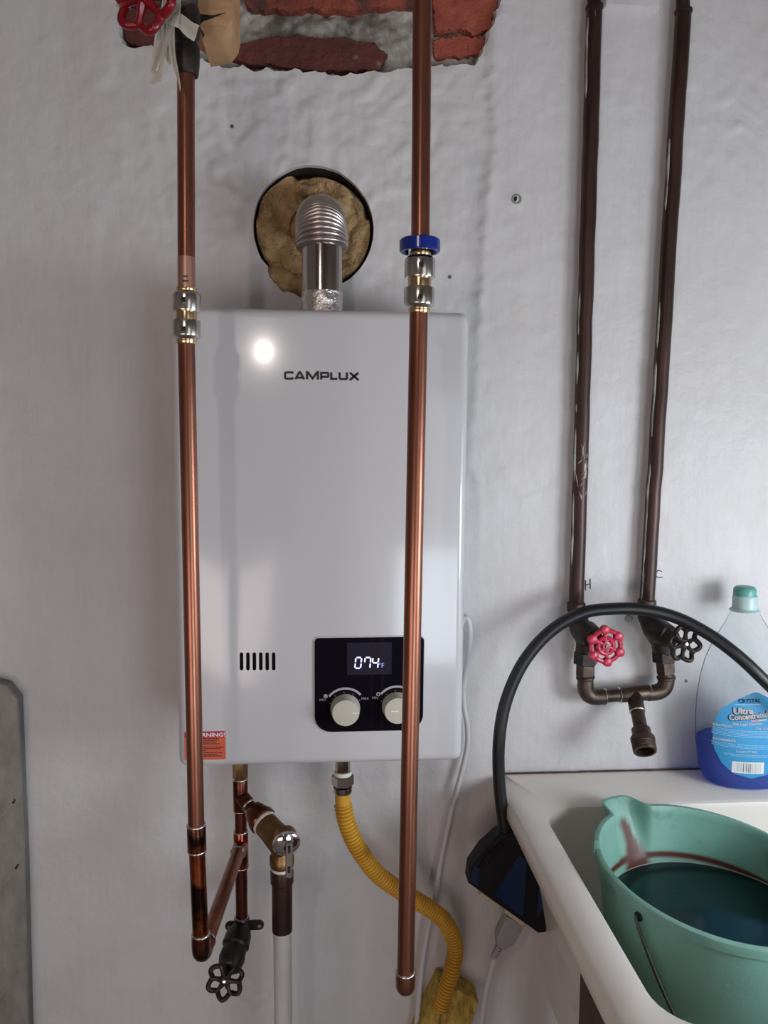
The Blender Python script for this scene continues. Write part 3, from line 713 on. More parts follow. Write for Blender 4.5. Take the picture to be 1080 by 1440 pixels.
# ---- handwheels
def frame(n):
    n = Vector(n).normalized(); u = n.cross(Vector((0, 0, 1))).normalized(); v = u.cross(n).normalized(); return u, v, n
def flower_wheel(parent, c, nrm, R, mt, screw, lobes=6, rot=0.0, label=None):
    u, v, n = frame(nrm); c = Vector(c); bm = bmesh.new()
    P = []
    for k in range(96):
        a_ = 2*math.pi*k/96; r = R*(.86+.11*math.cos(lobes*(a_-rot))); P.append(c+(u*math.cos(a_)+v*math.sin(a_))*r+n*.002*math.cos(lobes*(a_-rot)))
    tube(bm, P, R*.135, 10, closed=True)
    for k in range(lobes):
        a_ = rot+math.pi/lobes+2*math.pi*k/lobes; d = u*math.cos(a_)+v*math.sin(a_)
        tube(bm, [c+d*R*.18+n*.001, c+d*R*.5-n*.0, c+d*R*.80], [R*.17, R*.11, R*.15], 8)
    lathe(bm, [(R*.24, -.004), (R*.27, 0), (R*.25, .003), (R*.16, .0035)], c, n, 20)
    w_ = obj('handwheel', bm, mt, parent, label=label)
    bm = bmesh.new(); lathe(bm, [(R*.15, .002), (R*.15, .005), (R*.09, .0068), (.0002, .007)], c, n, 12); obj('screw', bm, screw, w_)
    return w_
def round_wheel(parent, c, nrm, R, mt, rot=0.0, label=None):
    u, v, n = frame(nrm); c = Vector(c); bm = bmesh.new()
    for rr_, tr in ((.80, .125), (.42, .11)):
        tube(bm, [c+(u*math.cos(a_)+v*math.sin(a_))*R*rr_ for a_ in [2*math.pi*k/48 for k in range(48)]], R*tr, 8, closed=True)
    for k in range(6):
        a_ = rot+math.pi/3*k; d = u*math.cos(a_)+v*math.sin(a_)
        tube(bm, [c+d*R*.2, c+d*R*.82], R*.11, 8)
        lathe(bm, [(R*.22, -.004), (R*.245, 0), (R*.235, .0036), (R*.14, .0048)], c+d*R*.82, n, 14)
    lathe(bm, [(R*.22, -.005), (R*.24, 0), (R*.22, .003), (R*.12, .0035)], c, n, 18)
    w_ = obj('handwheel', bm, mt, parent, label=label)
    bm = bmesh.new(); hexnut(bm, c+n*.002, c+n*.005, R*.13); obj('screw', bm, M['bronze'], w_)
    return w_

# ---- cold inlet stack under heater
YI = -.10
I = lambda px, py, y=YI: at(px, py, y)
ix = tee_l.x
iz = lambda py: at(342, py, YI).z
iv = lambda py: Vector((ix, YI, iz(py)))
inl = empty('inlet_pipe', iv(1300), 'soldered copper inlet stack hanging under left of heater, above black drain valve', 'pipe')
bm = bmesh.new(); seg(bm, iv(1078), iv(1302), R12-.0003); obj('riser_pipe', bm, M['copper_dark'], inl)
bm = bmesh.new(); hexnut(bm, iv(1096), Vector((ix, YI, hz0)), .0096); obj('threaded_adapter', bm, M['brass'], inl)
bm = bmesh.new(); sleeve(bm, iv(1139), iv(1095), R12+.0014)
tb = I(352, 1133, -.125); t0 = iv(1118)
br_dir = Vector((.62, -.66, -.42)).normalized()
sleeve(bm, t0, t0+br_dir*.019, R12+.0012); obj('upper_tee', bm, M['copper_dark'], inl)
bm = bmesh.new(); ring_at(bm, iv(1095), (0, 0, 1), R12+.0006); ring_at(bm, iv(1139), (0, 0, 1), R12+.0006); ring_at(bm, iv(1169), (0, 0, 1), R12+.0006); ring_at(bm, t0+br_dir*.019, br_dir, R12+.0005); ring_at(bm, iv(1219), (0, 0, 1), R12+.0005); ring_at(bm, iv(1290), (0, 0, 1), R12+.0005)
td = (corner-tee_l).normalized(); ring_at(bm, tee_l+td*.02, td, R12+.0008); pieces('solder_ring', bm, M['solder'], inl)
bm = bmesh.new(); sleeve(bm, iv(1219), iv(1169), R12+.0014); sleeve(bm, tee_l, tee_l+td*.02, R12+.0013); obj('lower_tee', bm, M['copper_red'], inl)
bm = bmesh.new(); sleeve(bm, iv(1304), iv(1289), R12+.0018); obj('bottom_adapter', bm, M['bronze'], inl)
# ---- relief valve assembly
rv = empty('relief_valve', I(398, 1215, -.15), 'brass relief valve with chrome disc and lever above white drain pipe', 'valve')
a_ = t0+br_dir*.012; d0 = I(395, 1183, -.165)
ax = (d0-a_).normalized(); Lr = (d0-a_).length
bm = bmesh.new(); seg(bm, a_, a_+ax*Lr*.5, R12-.0003); obj('stub_pipe', bm, M['copper_dark'], rv)
bm = bmesh.new(); lathe(bm, [(.0095, .2*Lr), (.0125, .23*Lr), (.0145, .32*Lr), (.0145, .40*Lr), (.0175, .43*Lr), (.0178, .52*Lr), (.0165, .54*Lr)], a_, ax, 12); obj('threaded_adapter', bm, M['copper_dark'], rv)
bm = bmesh.new(); lathe(bm, [(.0155, .53*Lr), (.0162, .55*Lr), (.0158, .59*Lr)], a_, ax, 28); obj('thread_tape', bm, M['ptfe'], rv)
bm = bmesh.new(); lathe(bm, [(.0150, .58*Lr), (.0152, .75*Lr), (.0162, .9*Lr), (.0168, 1.04*Lr), (.0168, 1.1*Lr)], a_, ax, 32)
out_b = Vector((I(396.5, 1216, -.15).x, -.15, I(396, 1217, -.15).z)); out_t = Vector((out_b.x, -.15, out_b.z+.036))
lathe(bm, [(.0145, 0), (.0150, .003), (.0150, .012), (.0132, .015), (.0128, .036)], out_b, (0, 0, 1), 28)
obj('valve_body', bm, M['brass'], rv)
fc = I(403, 1187, -.19); fn = Vector((.16, -.92, -.2)).normalized()
bm = bmesh.new(); lathe(bm, [(.0135, -.016), (.0145, -.004)], fc, fn, 28); obj('bonnet', bm, M['brass'], rv)
bm = bmesh.new(); Rd = pm(20.5, -.19); lathe(bm, [(Rd*.97, -.003), (Rd, -.0022), (Rd, 0), (Rd*.97, .0010), (Rd*.85, .0024), (Rd*.6, .0042), (Rd*.3, .0054), (.0003, .0058)], fc, fn, 40); dsk = obj('chrome_disc', bm, M['chrome'], rv, label='polished chrome disc')
bm = bmesh.new(); lathe(bm, [(.0024, .002), (.0024, .0045), (.0012, .0055)], fc+Vector((-.002, 0, 0))+fn*.0035, fn, 12); obj('pin', bm, M['iron'], dsk)
l0, l1 = I(407, 1184, -.197), I(406.5, 1231, -.2)
bm = bmesh.new(); lw = pm(5.2, -.2)
prism(bm, [(l0.x-lw, -.1975, l0.z), (l0.x+lw, -.1975, l0.z), (l1.x+lw, -.2, l1.z), (l1.x+lw*.6, -.2, l1.z-.0015), (l1.x-lw*.6, -.2, l1.z-.0015), (l1.x-lw, -.2, l1.z)], (0, -.0035, 0), .0008, 1)
lv = obj('lever', bm, M['nickel'], rv, label='small chrome lever')
bm = bmesh.new()
for t in (.16, .78): p = l0.lerp(l1, t); box(bm, (p.x-.0015, -.2042, p.z-.0035), (p.x+.0015, -.199, p.z+.0035))
pieces('lever_slot', bm, M['dark_slot'], lv, smooth=False)
bm = bmesh.new(); lathe(bm, [(.0125, -.0055), (.0135, -.004), (.013, .001)], out_b, (0, 0, 1), 28); obj('thread_tape', bm, M['ptfe'], rv, label='white thread tape')
# drain pipe
pt = out_b+Vector((0, 0, -.005)); pz = I(397, 1308, -.15).z
dp = empty('drain_pipe', (pt.x, -.15, .0), 'white plastic drain pipe under black sleeve below brass relief valve', 'pipe')
bm = bmesh.new(); lathe(bm, [(.0138, 0), (.0142, -.002), (.0142, -.016), (.0126, -.018), (.0124, pz-pt.z)], pt, (0, 0, 1), 28); obj('black_sleeve', bm, M['pipe_black'], dp, label='black and rust-brown sleeve')
bm = bmesh.new(); seg(bm, (pt.x, -.15, pz), (pt.x+.003, -.15, .0), .0112, 28); obj('plastic_tube', bm, M['pvc'], dp)
# ---- drain valve
dv = empty('drain_valve', iv(1308), 'black iron drain valve with star handwheel below inlet pipe', 'valve')
z_ = iz(1304)
bm = bmesh.new(); e0, e1 = I(321, 1305, -.1).x, I(366, 1305, -.1).x
outl = []
r_ = .0065
for (cx_, aa) in ((e0+.002, (90, 270)), (e1-.002, (-90, 90))):
    for k in range(9): t = math.radians(aa[0]+(aa[1]-aa[0])*k/8); outl.append((cx_+r_*math.cos(t), -.098, z_+r_*math.sin(t)))
prism(bm, outl, (0, .004, 0), .0008, 1); ear = obj('mounting_ear', bm, M['iron'], dv)
bm = bmesh.new()
for x_ in (e0+.001, e1-.001): lathe(bm, [(.0024, 0), (.0024, .0004)], (x_, -.0992, z_), (0, -1, 0), 14)
pieces('screw_hole', bm, M['room'], ear, label='pale wall seen through hole')
b0 = Vector((ix, YI, z_+.004)); b1 = I(322, 1362, -.15)
bm = bmesh.new(); lathe(bm, [(.0105, -.002), (.0112, .002), (.0112, .012), (.0098, .014)], b0+Vector((0, 0, -.012)), (0, 0, 1), 18)
tube(bm, [b0+Vector((0, 0, -.004)), b0.lerp(b1, .25), b0.lerp(b1, .5), b0.lerp(b1, .55), b0.lerp(b1, .8), b1], [.0115, .0165, .0175, .0150, .0165, .0135], 16)
obj('valve_body', bm, M['iron'], dv)
hw = I(317, 1378, -.175)
bm = bmesh.new(); seg(bm, b1, hw, .004); obj('stem', bm, M['iron'], dv)
flower_wheel(dv, hw, (-.05, -.94, .25), pm(27, -.175), M['iron'], M['chrome'], 6, math.radians(-90+8))

# ---- gas connector
gx = I(482, 1090, -.1).x
gs = empty('gas_connector', (gx, -.1, I(482, 1114).z), 'flexible yellow corrugated gas hose hanging from silver nut under heater', 'hose')
bm = bmesh.new(); lathe(bm, [(.0095, 0), (.0095, .02)], (gx, -.1, I(482, 1088).z), (0, 0, 1), 8); obj('brass_nipple', bm, M['steel'], gs)
bm = bmesh.new(); lathe(bm, [(.011, -.003), (.0118, 0), (.0108, .0025)], (gx, -.1, I(482, 1087).z), (0, 0, 1), 24); obj('thread_tape', bm, M['ptfe'], gs)
bm = bmesh.new(); za, zb_ = I(482, 1089).z, I(482, 1104).z; hexnut(bm, (gx, -.1, zb_), (gx, -.1, za), .0142); lathe(bm, [(.0115, 0), (.0122, .001), (.0122, .008)], (gx, -.1, I(482, 1114).z), (0, 0, 1), 28); obj('flare_nut', bm, M['steel'], gs)
pts = [((482, 1112), -.1), ((482, 1128), -.1), ((488, 1158), -.1), ((503, 1192), -.095), ((530, 1228), -.085), ((565, 1254), -.07), ((600, 1275), -.055), ((627, 1298), -.045), ((640, 1330), -.04), ((636, 1362), -.04), ((628, 1390), -.04), ((619, 1418), -.04)]
P = catmull([at(*p, y) for p, y in pts], 40)
L = [0]
for a_, b_ in zip(P, P[1:]): L.append(L[-1]+(b_-a_).length)
# resample evenly
Ltot = L[-1]; step = .0006; Q = []; i = 0
for k in range(int(Ltot/step)):
    s = k*step
    while L[i+1] < s: i += 1
    Q.append(P[i].lerp(P[i+1], (s-L[i])/(L[i+1]-L[i])))
rad = [(.0098 if k*step < .018 else .0084+.0034*abs(math.cos(math.pi*k/8))**.6) for k in range(len(Q))]
bm = bmesh.new(); tube(bm, Q, rad, 22); obj('corrugated_hose', bm, M['yellow'], gs, label='yellow coated corrugated tube')
# yellow weathered wood block the hose runs into
yb = empty('yellow_wood_block', at(630, 1430, -.03), 'weathered yellow block split around the hose, at bottom edge of photo', 'block')
pl1 = [(617, 1383), (643, 1393), (624, 1416), (616, 1470), (575, 1478), (598, 1425)]
pl2 = [(642, 1391), (673, 1409), (652, 1478), (616, 1478), (622, 1416)]
bm = bmesh.new(); prism(bm, [at(*p, -.034) for p in pl1], (0, .033, 0), .0012, 1); obj('left_half', bm, M['yellow_wood'], yb)
bm = bmesh.new(); prism(bm, [at(*p, -.04) for p in pl2], (0, .039, 0), .0012, 1); obj('right_half', bm, M['yellow_wood'], yb)

# white thin cable
bm = bmesh.new()
cb = [((640, 905), -.012), ((648, 878), -.014), ((656, 868), -.016), ((661, 885), -.016), ((659, 920), -.014), ((652, 960), -.012), ((652, 990), -.012), ((657, 1020), -.012), ((657, 1050), -.012), ((648, 1090), -.013), ((635, 1140), -.014), ((622, 1200), -.016), ((610, 1270), -.02), ((600, 1315), -.02), ((592, 1370), -.02), ((586, 1440), -.02), ((580, 1520), -.02)]
tube(bm, catmull([at(*p, y) for p, y in cb], 8), .0037, 12)
o = obj('power_cable', bm, M['cable_white'], loc=at(600, 1315, -.02)); tag(o, 'thin white cable dangling down wall beside right edge of heater', 'cable')

# ---- extension cord and outlet box
bx = empty('outlet_box', at(715, 1250, -.1), 'black and dark blue outlet box hanging beside sink rim', 'outlet box')
YB = -.10
out_px = [(702, 1176), (722, 1170), (745, 1195), (776, 1255), (776, 1288), (768, 1312), (757, 1313), (659, 1243), (662, 1222), (680, 1198)]
bm = bmesh.new(); prism(bm, [at(*p, YB) for p in out_px], (0, .03, 0), .003, 2); obj('box_body', bm, M['black_plastic'], bx)
for q in ([(730, 1203), (741, 1212), (735, 1290), (696, 1259), (700, 1250)], [(760, 1228), (772, 1255), (770, 1262), (757, 1290), (755, 1285)], [(667, 1216), (674, 1222), (672, 1246), (661, 1240)]):
    bm = bmesh.new(); prism(bm, [at(*p, YB-.0004) for p in q], (0, .001, 0)); obj('blue_panel', bm, M['blue_film'], bx, smooth=False, label='dark blue panel')
bm = bmesh.new(); prism(bm, [at(*p, YB+.01) for p in [(702, 1178), (680, 1198), (671, 1212), (676, 1216), (706, 1184)]], (0, -.013, 0), .001, 1); obj('edge_rib', bm, M['black_plastic'], bx)
bm = bmesh.new()
d_ = (at(757, 1313, YB)-at(659, 1243, YB)).normalized(); nd = Vector((d_.z, 0, -d_.x))
if nd.z > 0: nd = -nd
for (p, q) in (((676, 1257), (703, 1277)), ((710, 1281), (738, 1301))):
    a_, b_ = at(*p, YB+.012), at(*q, YB+.012); prism(bm, [a_-nd*.003, b_-nd*.003, b_+nd*.003, a_+nd*.003], (0, .026, 0), .001, 1)
pieces('socket_face', bm, M['cream'], bx, label='cream socket face')
# plug
pa, pb = at(724, 1289, YB+.025), at(703, 1329, YB+.025); ax = (pb-pa).normalized(); sd = Vector((ax.z, 0, -ax.x))
plug = empty('plug', pa, 'pale grey plug and cord in lower side of black outlet box', 'plug')
bm = bmesh.new(); W1, W2 = .0150, .0105
L_ = (pb-pa).length
prism(bm, [pa-sd*W1+Vector((0, -.010, 0)), pa+sd*W1+Vector((0, -.010, 0)), pa+ax*L_*.7+sd*W1*.9+Vector((0, -.010, 0)), pb+sd*W2*.6+Vector((0, -.010, 0)), pb-sd*W2*.6+Vector((0, -.010, 0)), pa+ax*L_*.7-sd*W1*.9+Vector((0, -.010, 0))], (0, .020, 0), .003, 2)
obj('plug_body', bm, M['plug_grey'], plug)
bm = bmesh.new()
for k in range(5): lathe(bm, [(.0062-.0004*k, 0), (.0062-.0004*k, .0024)], pb+ax*(-.002+.0042*k), ax, 16)
seg(bm, pb-ax*.003, pb+ax*.02, .0042); obj('strain_relief', bm, M['plug_grey'], plug)
bm = bmesh.new(); tube(bm, catmull([pb+ax*.017]+[at(*p, YB+.025) for p in [(694, 1352), (686, 1385), (680, 1420), (674, 1470), (668, 1540)]], 8), .0042, 14); obj('cord', bm, M['cable_white'], plug)
# thick black cord
cb = [((716, 1192), -.088), ((709, 1160), -.088), ((702, 1100), -.085), ((702, 1040), -.085), ((712, 985), -.08), ((737, 930), -.075), ((775, 887), -.07), ((820, 862), -.07), ((865, 856), -.072), ((910, 858), -.075), ((955, 870), -.082), ((1000, 894), -.095), ((1040, 924), -.11), ((1080, 962), -.12), ((1150, 1030), -.12), ((1220, 1130), -.10), ((1300, 1240), -.06)]
bm = bmesh.new(); tube(bm, catmull([at(*p, y) for p, y in cb], 10), .0082, 20)
o = obj('extension_cord', bm, M['rubber'], loc=at(702, 1100, -.085)); tag(o, 'thick black rubber cord arching over the two tap handles', 'cord')

# ------------------------------------------------------------------ old wall pipes and mixing tap
def wall_pipe(name_label, p_top, p_bot, y, valve_c):
    t = at(*p_top, y); b_ = at(*p_bot, y); r = .0103
    e = empty('wall_pipe', b_, name_label, 'pipe')
    bm = bmesh.new(); n = 24; P = [t.lerp(b_, k/n)+Vector((.0012*nz3(k*.7, t.x*9, 2), 0, 0)) for k in range(n+1)]; P[0] = t; tube(bm, P, r, 18); obj('iron_tube', bm, M['iron_pipe'], e)
    bm = bmesh.new(); d = (t-b_).normalized(); lathe(bm, [(r*1.0, 0), (r*1.22, .001), (r*1.25, .012), (r*1.05, .014)], b_+d*.002, d, 18); obj('bottom_collar', bm, M['bronze'], e)
    return e, t, b_, r
wp1, t1, b1_, r1 = wall_pipe('dark brown wall pipe pencilled H, above red handwheel', (836, 12), (810, 862), -.016, None)
wp2, t2, b2_, r2_ = wall_pipe('dark brown wall pipe pencilled C, rightmost pipe', (961, 18), (909, 858), -.016, None)
for (e, t, b_, r, s) in ((wp1, t1, b1_, r1, 3), (wp2, t2, b2_, r2_, 11)):
    # top fitting and the stretch above
    bm = bmesh.new(); lathe(bm, [(r*.98, -.001), (r*1.12, 0), (r*1.12, .003), (r*.9, .004)], t, (0, 0, 1), 18); tube(bm, [t, t+Vector((-.002, 0, .02)), t+Vector((-.006, .002, .15))], r*.85, 14); obj('upper_tube', bm, M['iron'], e)
    # paint crust along the left side, broken in length
    bm = bmesh.new(); k = 0
    while k < 60:
        ln = min(random.randint(2, 11), 61-k)
        if random.random() < .6:
            P = [t.lerp(b_, (k+q)/62)+Vector((-r*(.86+.2*nz3((k+q)*.5, s, 3)), -.0035, 0)) for q in range(ln+1)]
            tube(bm, P, [.0004]+[.0016+.0016*abs(nz3((k+q)*.9, s, 8)) for q in range(ln-1)]+[.0004], 6)
        k += ln+random.randint(0, 3)
    pieces('paint_crust', bm, M['plaster_drip'], e, label='crust of old white paint')
for k in range(12):   # white paint splashes on the left wall pipe
    c_ = t1.lerp(b1_, random.uniform(.675, .80)); a0_ = random.uniform(-1.3, .9); bm = bmesh.new(); ln = random.uniform(.004, .022); tw = random.uniform(-.15, .22)
    P = [c_+Vector((math.sin(a0_+tw*q)*(r1+.0002), -math.cos(a0_+tw*q)*(r1+.0002), ln*(q/4-.5))) for q in range(5)]
    tube(bm, P, [.0002, random.uniform(.0004, .001), random.uniform(.0004, .0012), .0004, .0002], 6); obj('paint_splash', bm, M['plaster_drip'], wp1)
# mixing tap: U of fittings below two valves
tapr = empty('mixing_tap', at(885, 980, -.035), 'tarnished bronze tap with red and black handwheels over sink', 'tap')
Y0 = -.03
def T(px, py, y=Y0): return at(px, py, y)
for (top_px, el, side, hxy, hy) in ((b1_, (823, 981), 1, (852, 908), -.075), (b2_, (937, 972), -1, (962, 905), -.08)):
    tp0 = Vector(top_px)
    if side == 1:
        vb = [T(812, 868, -.022), T(816, 885, -.03), T(826, 900), T(825, 918)]; nut = [(824, 916), (823, 934)]; un = [(823.5, 932), (823, 950)]
    else:
        vb = [T(912, 866, -.022), T(918, 884, -.03), T(931, 902), T(934, 918)]; nut = [(933, 914), (934, 930)]; un = [(935, 929), (936.5, 947)]
    bm = bmesh.new(); tube(bm, [tp0]+catmull(vb, 5), [.0125]+[.0150-.001*math.sin(k*.4) for k in range(len(catmull(vb, 5)))], 18)
    hc = T(*hxy, hy); hn = Vector((.22, -.95, .05)) if side == 1 else Vector((.12, -.95, .1))
    sb = vb[1]; sdv = (hc-sb)
    tube(bm, [sb, sb+sdv*.25, sb+sdv*.5, sb+sdv*.52, sb+sdv*.7], [.0155, .018, .0155, .012, .010], 18)
    v_ = obj('valve_body', bm, M['iron'], tapr)
    bm = bmesh.new(); seg(bm, sb+sdv*.6, hc, .0038); obj('stem', bm, M['bronze'], v_)
    if side == 1: round_wheel(tapr, hc, (.12, -.97, .08), pm(29, hy), M['red'], math.radians(86), 'red handwheel with round knobs')
    else: flower_wheel(tapr, hc, (.18, -.96, .1), pm(27, hy), M['iron'], M['nickel'], 6, math.radians(12), 'black scalloped handwheel')
    bm = bmesh.new(); a_, b_ = T(*nut[1]), T(*nut[0]); hexnut(bm, a_, b_, .0168); obj('hex_nut', bm, M['iron'], tapr)
    bm = bmesh.new(); a_, b_ = T(*un[1]), T(*un[0]); hexnut(bm, a_, b_, .0132); q = T(un[1][0]+.5, 955); lathe(bm, [(.0118, 0), (.0128, .001), (.0128, .004), (.0112, .005), (.0112, .010)], q, a_-q, 20); obj('union_nut', bm, M['bronze'], tapr)
    # elbow
    c_ = T(*el); mid = T(880, 978)
    bm = bmesh.new(); P = [T(un[1][0]+.5, 952)]+bend(T(un[1][0]+.5, 952), c_, mid, .017)+[c_+(mid-c_).normalized()*.028]
    tube(bm, P, [.0105]+[.0112]*(len(P)-2)+[.0112], 18); obj('elbow', bm, M['bronze'], tapr)
ca_, cb_ = T(823, 981), T(937, 972)
bm = bmesh.new(); tube(bm, [ca_.lerp(cb_, .15), ca_.lerp(cb_, .85)], .0093, 18); obj('cross_pipe', bm, M['bronze'], tapr)
bm = bmesh.new(); sleeve(bm, ca_.lerp(cb_, .42), ca_.lerp(cb_, .80), .0108)
sp0 = ca_.lerp(cb_, .60); sp1 = T(902, 1030, -.075); sd_ = (sp1-sp0).normalized()
sleeve(bm, sp0, sp0+sd_*.028, .0105); obj('tee', bm, M['bronze'], tapr)
bm = bmesh.new()
for t_ in (.24, .42, .80): ring_at(bm, ca_.lerp(cb_, t_), cb_-ca_, .0103, .0012)
ring_at(bm, sp0+sd_*.028, sd_, .0098, .0012); pieces('joint_ring', bm, M['solder'], tapr)
bm = bmesh.new(); seg(bm, sp0, sp1, .0092); obj('spout_pipe', bm, M['bronze'], tapr)
bm = bmesh.new(); q0 = sp1-sd_*.006
lathe(bm, [(r_*1.13, h_) for r_, h_ in [(.0098, 0), (.0112, .001), (.0112, .010), (.0128, .012), (.0142, .014), (.0142, .019), (.0128, .020)]+[(.0132+(.0006 if k % 2 else -.0005), .021+k*.0012) for k in range(10)]+[(.0132, .034), (.0105, .034), (.0105, .022), (.0002, .021)]], q0, sd_, 24, cap=False)
obj('threaded_outlet', bm, M['bronze'], tapr)
# two little wall fixings beside the pipes
for px, py, lab in ((796, 867, 'bent rusty nail beside left tap'), (884, 870, 'small round bolt between the tap valves')):
    bm = bmesh.new(); p = at(px, py, 0)
    if px < 800: tube(bm, catmull([p+Vector((-.012, .001, -.006)), p+Vector((-.01, -.004, -.001)), p+Vector((0, -.006, 0)), p+Vector((.012, -.006, -.001))], 6), .0012, 8)
    else: lathe(bm, [(.0055, 0), (.0055, .0025), (.004, .004), (.0015, .0045)], p+Vector((0, .001, 0)), (0, -1, 0), 16)
    o = obj('nail' if px < 800 else 'bolt', bm, M['iron'] if px < 800 else M['plaster_drip'], loc=p); tag(o, lab, 'nail' if px < 800 else 'bolt')

# ------------------------------------------------------------------ top-left valve, cloth, wood
tv = empty('gate_valve', A(262, 60), 'dark valve with red handwheel at top of left copper pipe', 'valve')
bm = bmesh.new(); p = A(263, 100); lathe(bm, [(.0098, -.004), (.0105, -.002), (.0115, .006), (.0118, .02), (.0098, .024), (.0125, .03), (.0125, .05), (.0095, .06), (.0095, .12)], p, (0, 0, 1), 20)
vc_ = p+Vector((0, 0, .065)); hc = at(203, -5, -.345); tube(bm, [vc_, vc_.lerp(hc, .3), vc_.lerp(hc, .5)], [.015, .014, .009], 14)
obj('valve_body', bm, M['iron'], tv)
bm = bmesh.new(); seg(bm, vc_.lerp(hc, .4), hc, .004); obj('stem', bm, M['iron'], tv)
flower_wheel(tv, hc, (-.35, -.92, -.1), pm(44, -.34), M['red_dark'], M['iron'], 6, math.radians(80), 'dark red handwheel')
# cloth strips
def strip(bm, P, w0, w1, n=14, tw=0.0, th=.0012):
    P = catmull(P, 6); N = len(P); rows = []
    for i, p in enumerate(P):
        t = i/(N-1); wd = (w0+(w1-w0)*t)/2; d = (P[min(i+1, N-1)]-P[max(i-1, 0)]).normalized(); a_ = tw*t
        s = Vector((0, -1, 0)).cross(d).normalized(); s = s*math.cos(a_)+Vector((0, -1, 0))*math.sin(a_)
        row = []
        for k in range(6):
            u = k/5*2-1; row.append(bm.verts.new(p+s*wd*u+Vector((0, .002*math.cos(u*2.5+t*2)-.0015*abs(u), .0008*nz3(k*3, i*.7, 1)))))
        rows.append(row)
    fs = []
    for a_, b_ in zip(rows, rows[1:]):
        for k in range(5): fs.append(bm.faces.new((a_[k], a_[k+1], b_[k+1], b_[k])))
    bmesh.ops.solidify(bm, geom=fs, thickness=th)
yc_ = -.335
rg_ = empty('torn_cloth', at(235, 60, yc_), 'torn white cloth strips hanging beside red handwheel, top left', 'cloth')
for Pp, w0, w1, tw in ((((243, 5), (236, 30), (228, 55), (222, 80), (216, 100)), 22, 10, .3), (((240, 15), (232, 50), (224, 80), (219, 118)), 16, 16, .5), (((240, 20), (241, 50), (244, 80), (250, 105), (254, 128)), 12, 3, 1.0), (((240, 22), (255, 32), (266, 42), (277, 48)), 12, 15, .2), (((236, 20), (234, 45), (236, 72), (240, 90)), 14, 5, .2), (((246, -10), (243, 15), (236, 35)), 14, 22, 0)):
    bm = bmesh.new(); strip(bm, [at(*q, yc_-.004*i_*.3) for i_, q in enumerate(Pp)], pm(w0*1.15, yc_), pm(w1*1.3, yc_), tw=tw); obj('cloth_strip', bm, M['rag'], rg_)
# wooden block end
bm = bmesh.new()
YW = -.27
wpx = [(236, -70), (328, -70), (328, 22), (326, 34), (318, 45), (304, 51), (284, 54), (282, 30), (262, 18), (240, 12)]
prism(bm, [at(*q, YW) for q in wpx], (0, .06, 0), .003, 2)
o = obj('wood_block', bm, M['wood'], loc=at(285, 0, YW)); tag(o, 'tan cut wood block with cracked rounded corner, beside torn cloth', 'wood block')
bm = bmesh.new(); prism(bm, [at(*q, YW) for q in [(278, 20), (300, 22), (318, 18), (300, 25), (286, 30), (282, 34)]], (0, -.0006, 0)); obj('crack', bm, M['dark_slot'], o, smooth=False, label='dark crack')

# ------------------------------------------------------------------ painted board at left
bd = empty('painted_board', at(10, 1440, -.03), 'scuffed pale board with clipped corner standing at lower left', 'board')
YD = -.022
px_ = [(-90, 940), (8, 964), (24, 984), (33, 1200), (39, 1440)]
P = [at(*q, YD) for q in px_]; dn = P[-1]-P[-2]; P.append(Vector((P[-1].x, YD, .02))); P.append(Vector((P[0].x, YD, .02)))
bm = bmesh.new(); prism(bm, P, (0, .006, 0)); obj('board_face', bm, M['board'], bd, smooth=False)
bm = bmesh.new(); P2 = [q+Vector((0, .006, 0)) for q in P]; prism(bm, P2, (0, .014, 0)); obj('board_core', bm, M['board_edge'], bd, smooth=False)
bm = bmesh.new()
for (a_, b_) in (((20, 1127), (0, 1150)), ((24, 1218), (0, 1250)), ((14, 1312), (-5, 1345)), ((22, 1330), (-5, 1372)), ((12, 1180), (-8, 1200)), ((20, 1375), (-5, 1410))):
    p, q = at(*a_, YD), at(*b_, YD); ribbon(bm, [(p.x, p.z), (q.x, q.z)], .0011, lambda s, t: Vector((s, YD, t)))
pieces('scratch', bm, M['print_white'] if False else M['room'], bd, smooth=False, label='pale scratches')
bm = bmesh.new()
for (a_, b_) in (((21, 1124), (18, 1130)), ((26, 1215), (22, 1222))):
    p, q = at(*a_, YD), at(*b_, YD); ribbon(bm, [(p.x, p.z), (q.x, q.z)], .0028, lambda s, t: Vector((s, YD, t)))
pieces('chip', bm, M['brick_dark'], bd, smooth=False, label='small dark red chip')

# ------------------------------------------------------------------ sink
ZR = .844
sk = empty('utility_sink', (.56, -.27, 0), 'cream enamel utility sink against wall, holding green bucket', 'sink')
def loop(bm, x0, x1, y0, y1, r, z, n=8):
    return [bm.verts.new((x, y, z)) for x, y in rrect(x0, x1, y0, y1, r, n)]
bm = bmesh.new()
OX0, OX1, OY0, OY1 = .238, .905, -.535, -.003
IX0, IX1, IY0, IY1 = .281, .865, -.487, -.104
LP = []
for k in range(7):      # body outside, from bottom up to the lip
    t = k/6; s = .055*(1-t)**.7
    LP.append((OX0+.022+s, OX1-.022-s, OY0+.022+s, OY1-.006, .03, .53+t*.28))
LP += [(OX0+.006, OX1-.006, OY0+.006, OY1, .018, ZR-.028), (OX0, OX1, OY0, OY1, .02, ZR-.020), (OX0, OX1, OY0, OY1, .02, ZR-.008), (OX0+.002, OX1-.002, OY0+.002, OY1, .02, ZR-.003), (OX0+.007, OX1-.007, OY0+.007, OY1-.001, .02, ZR)]
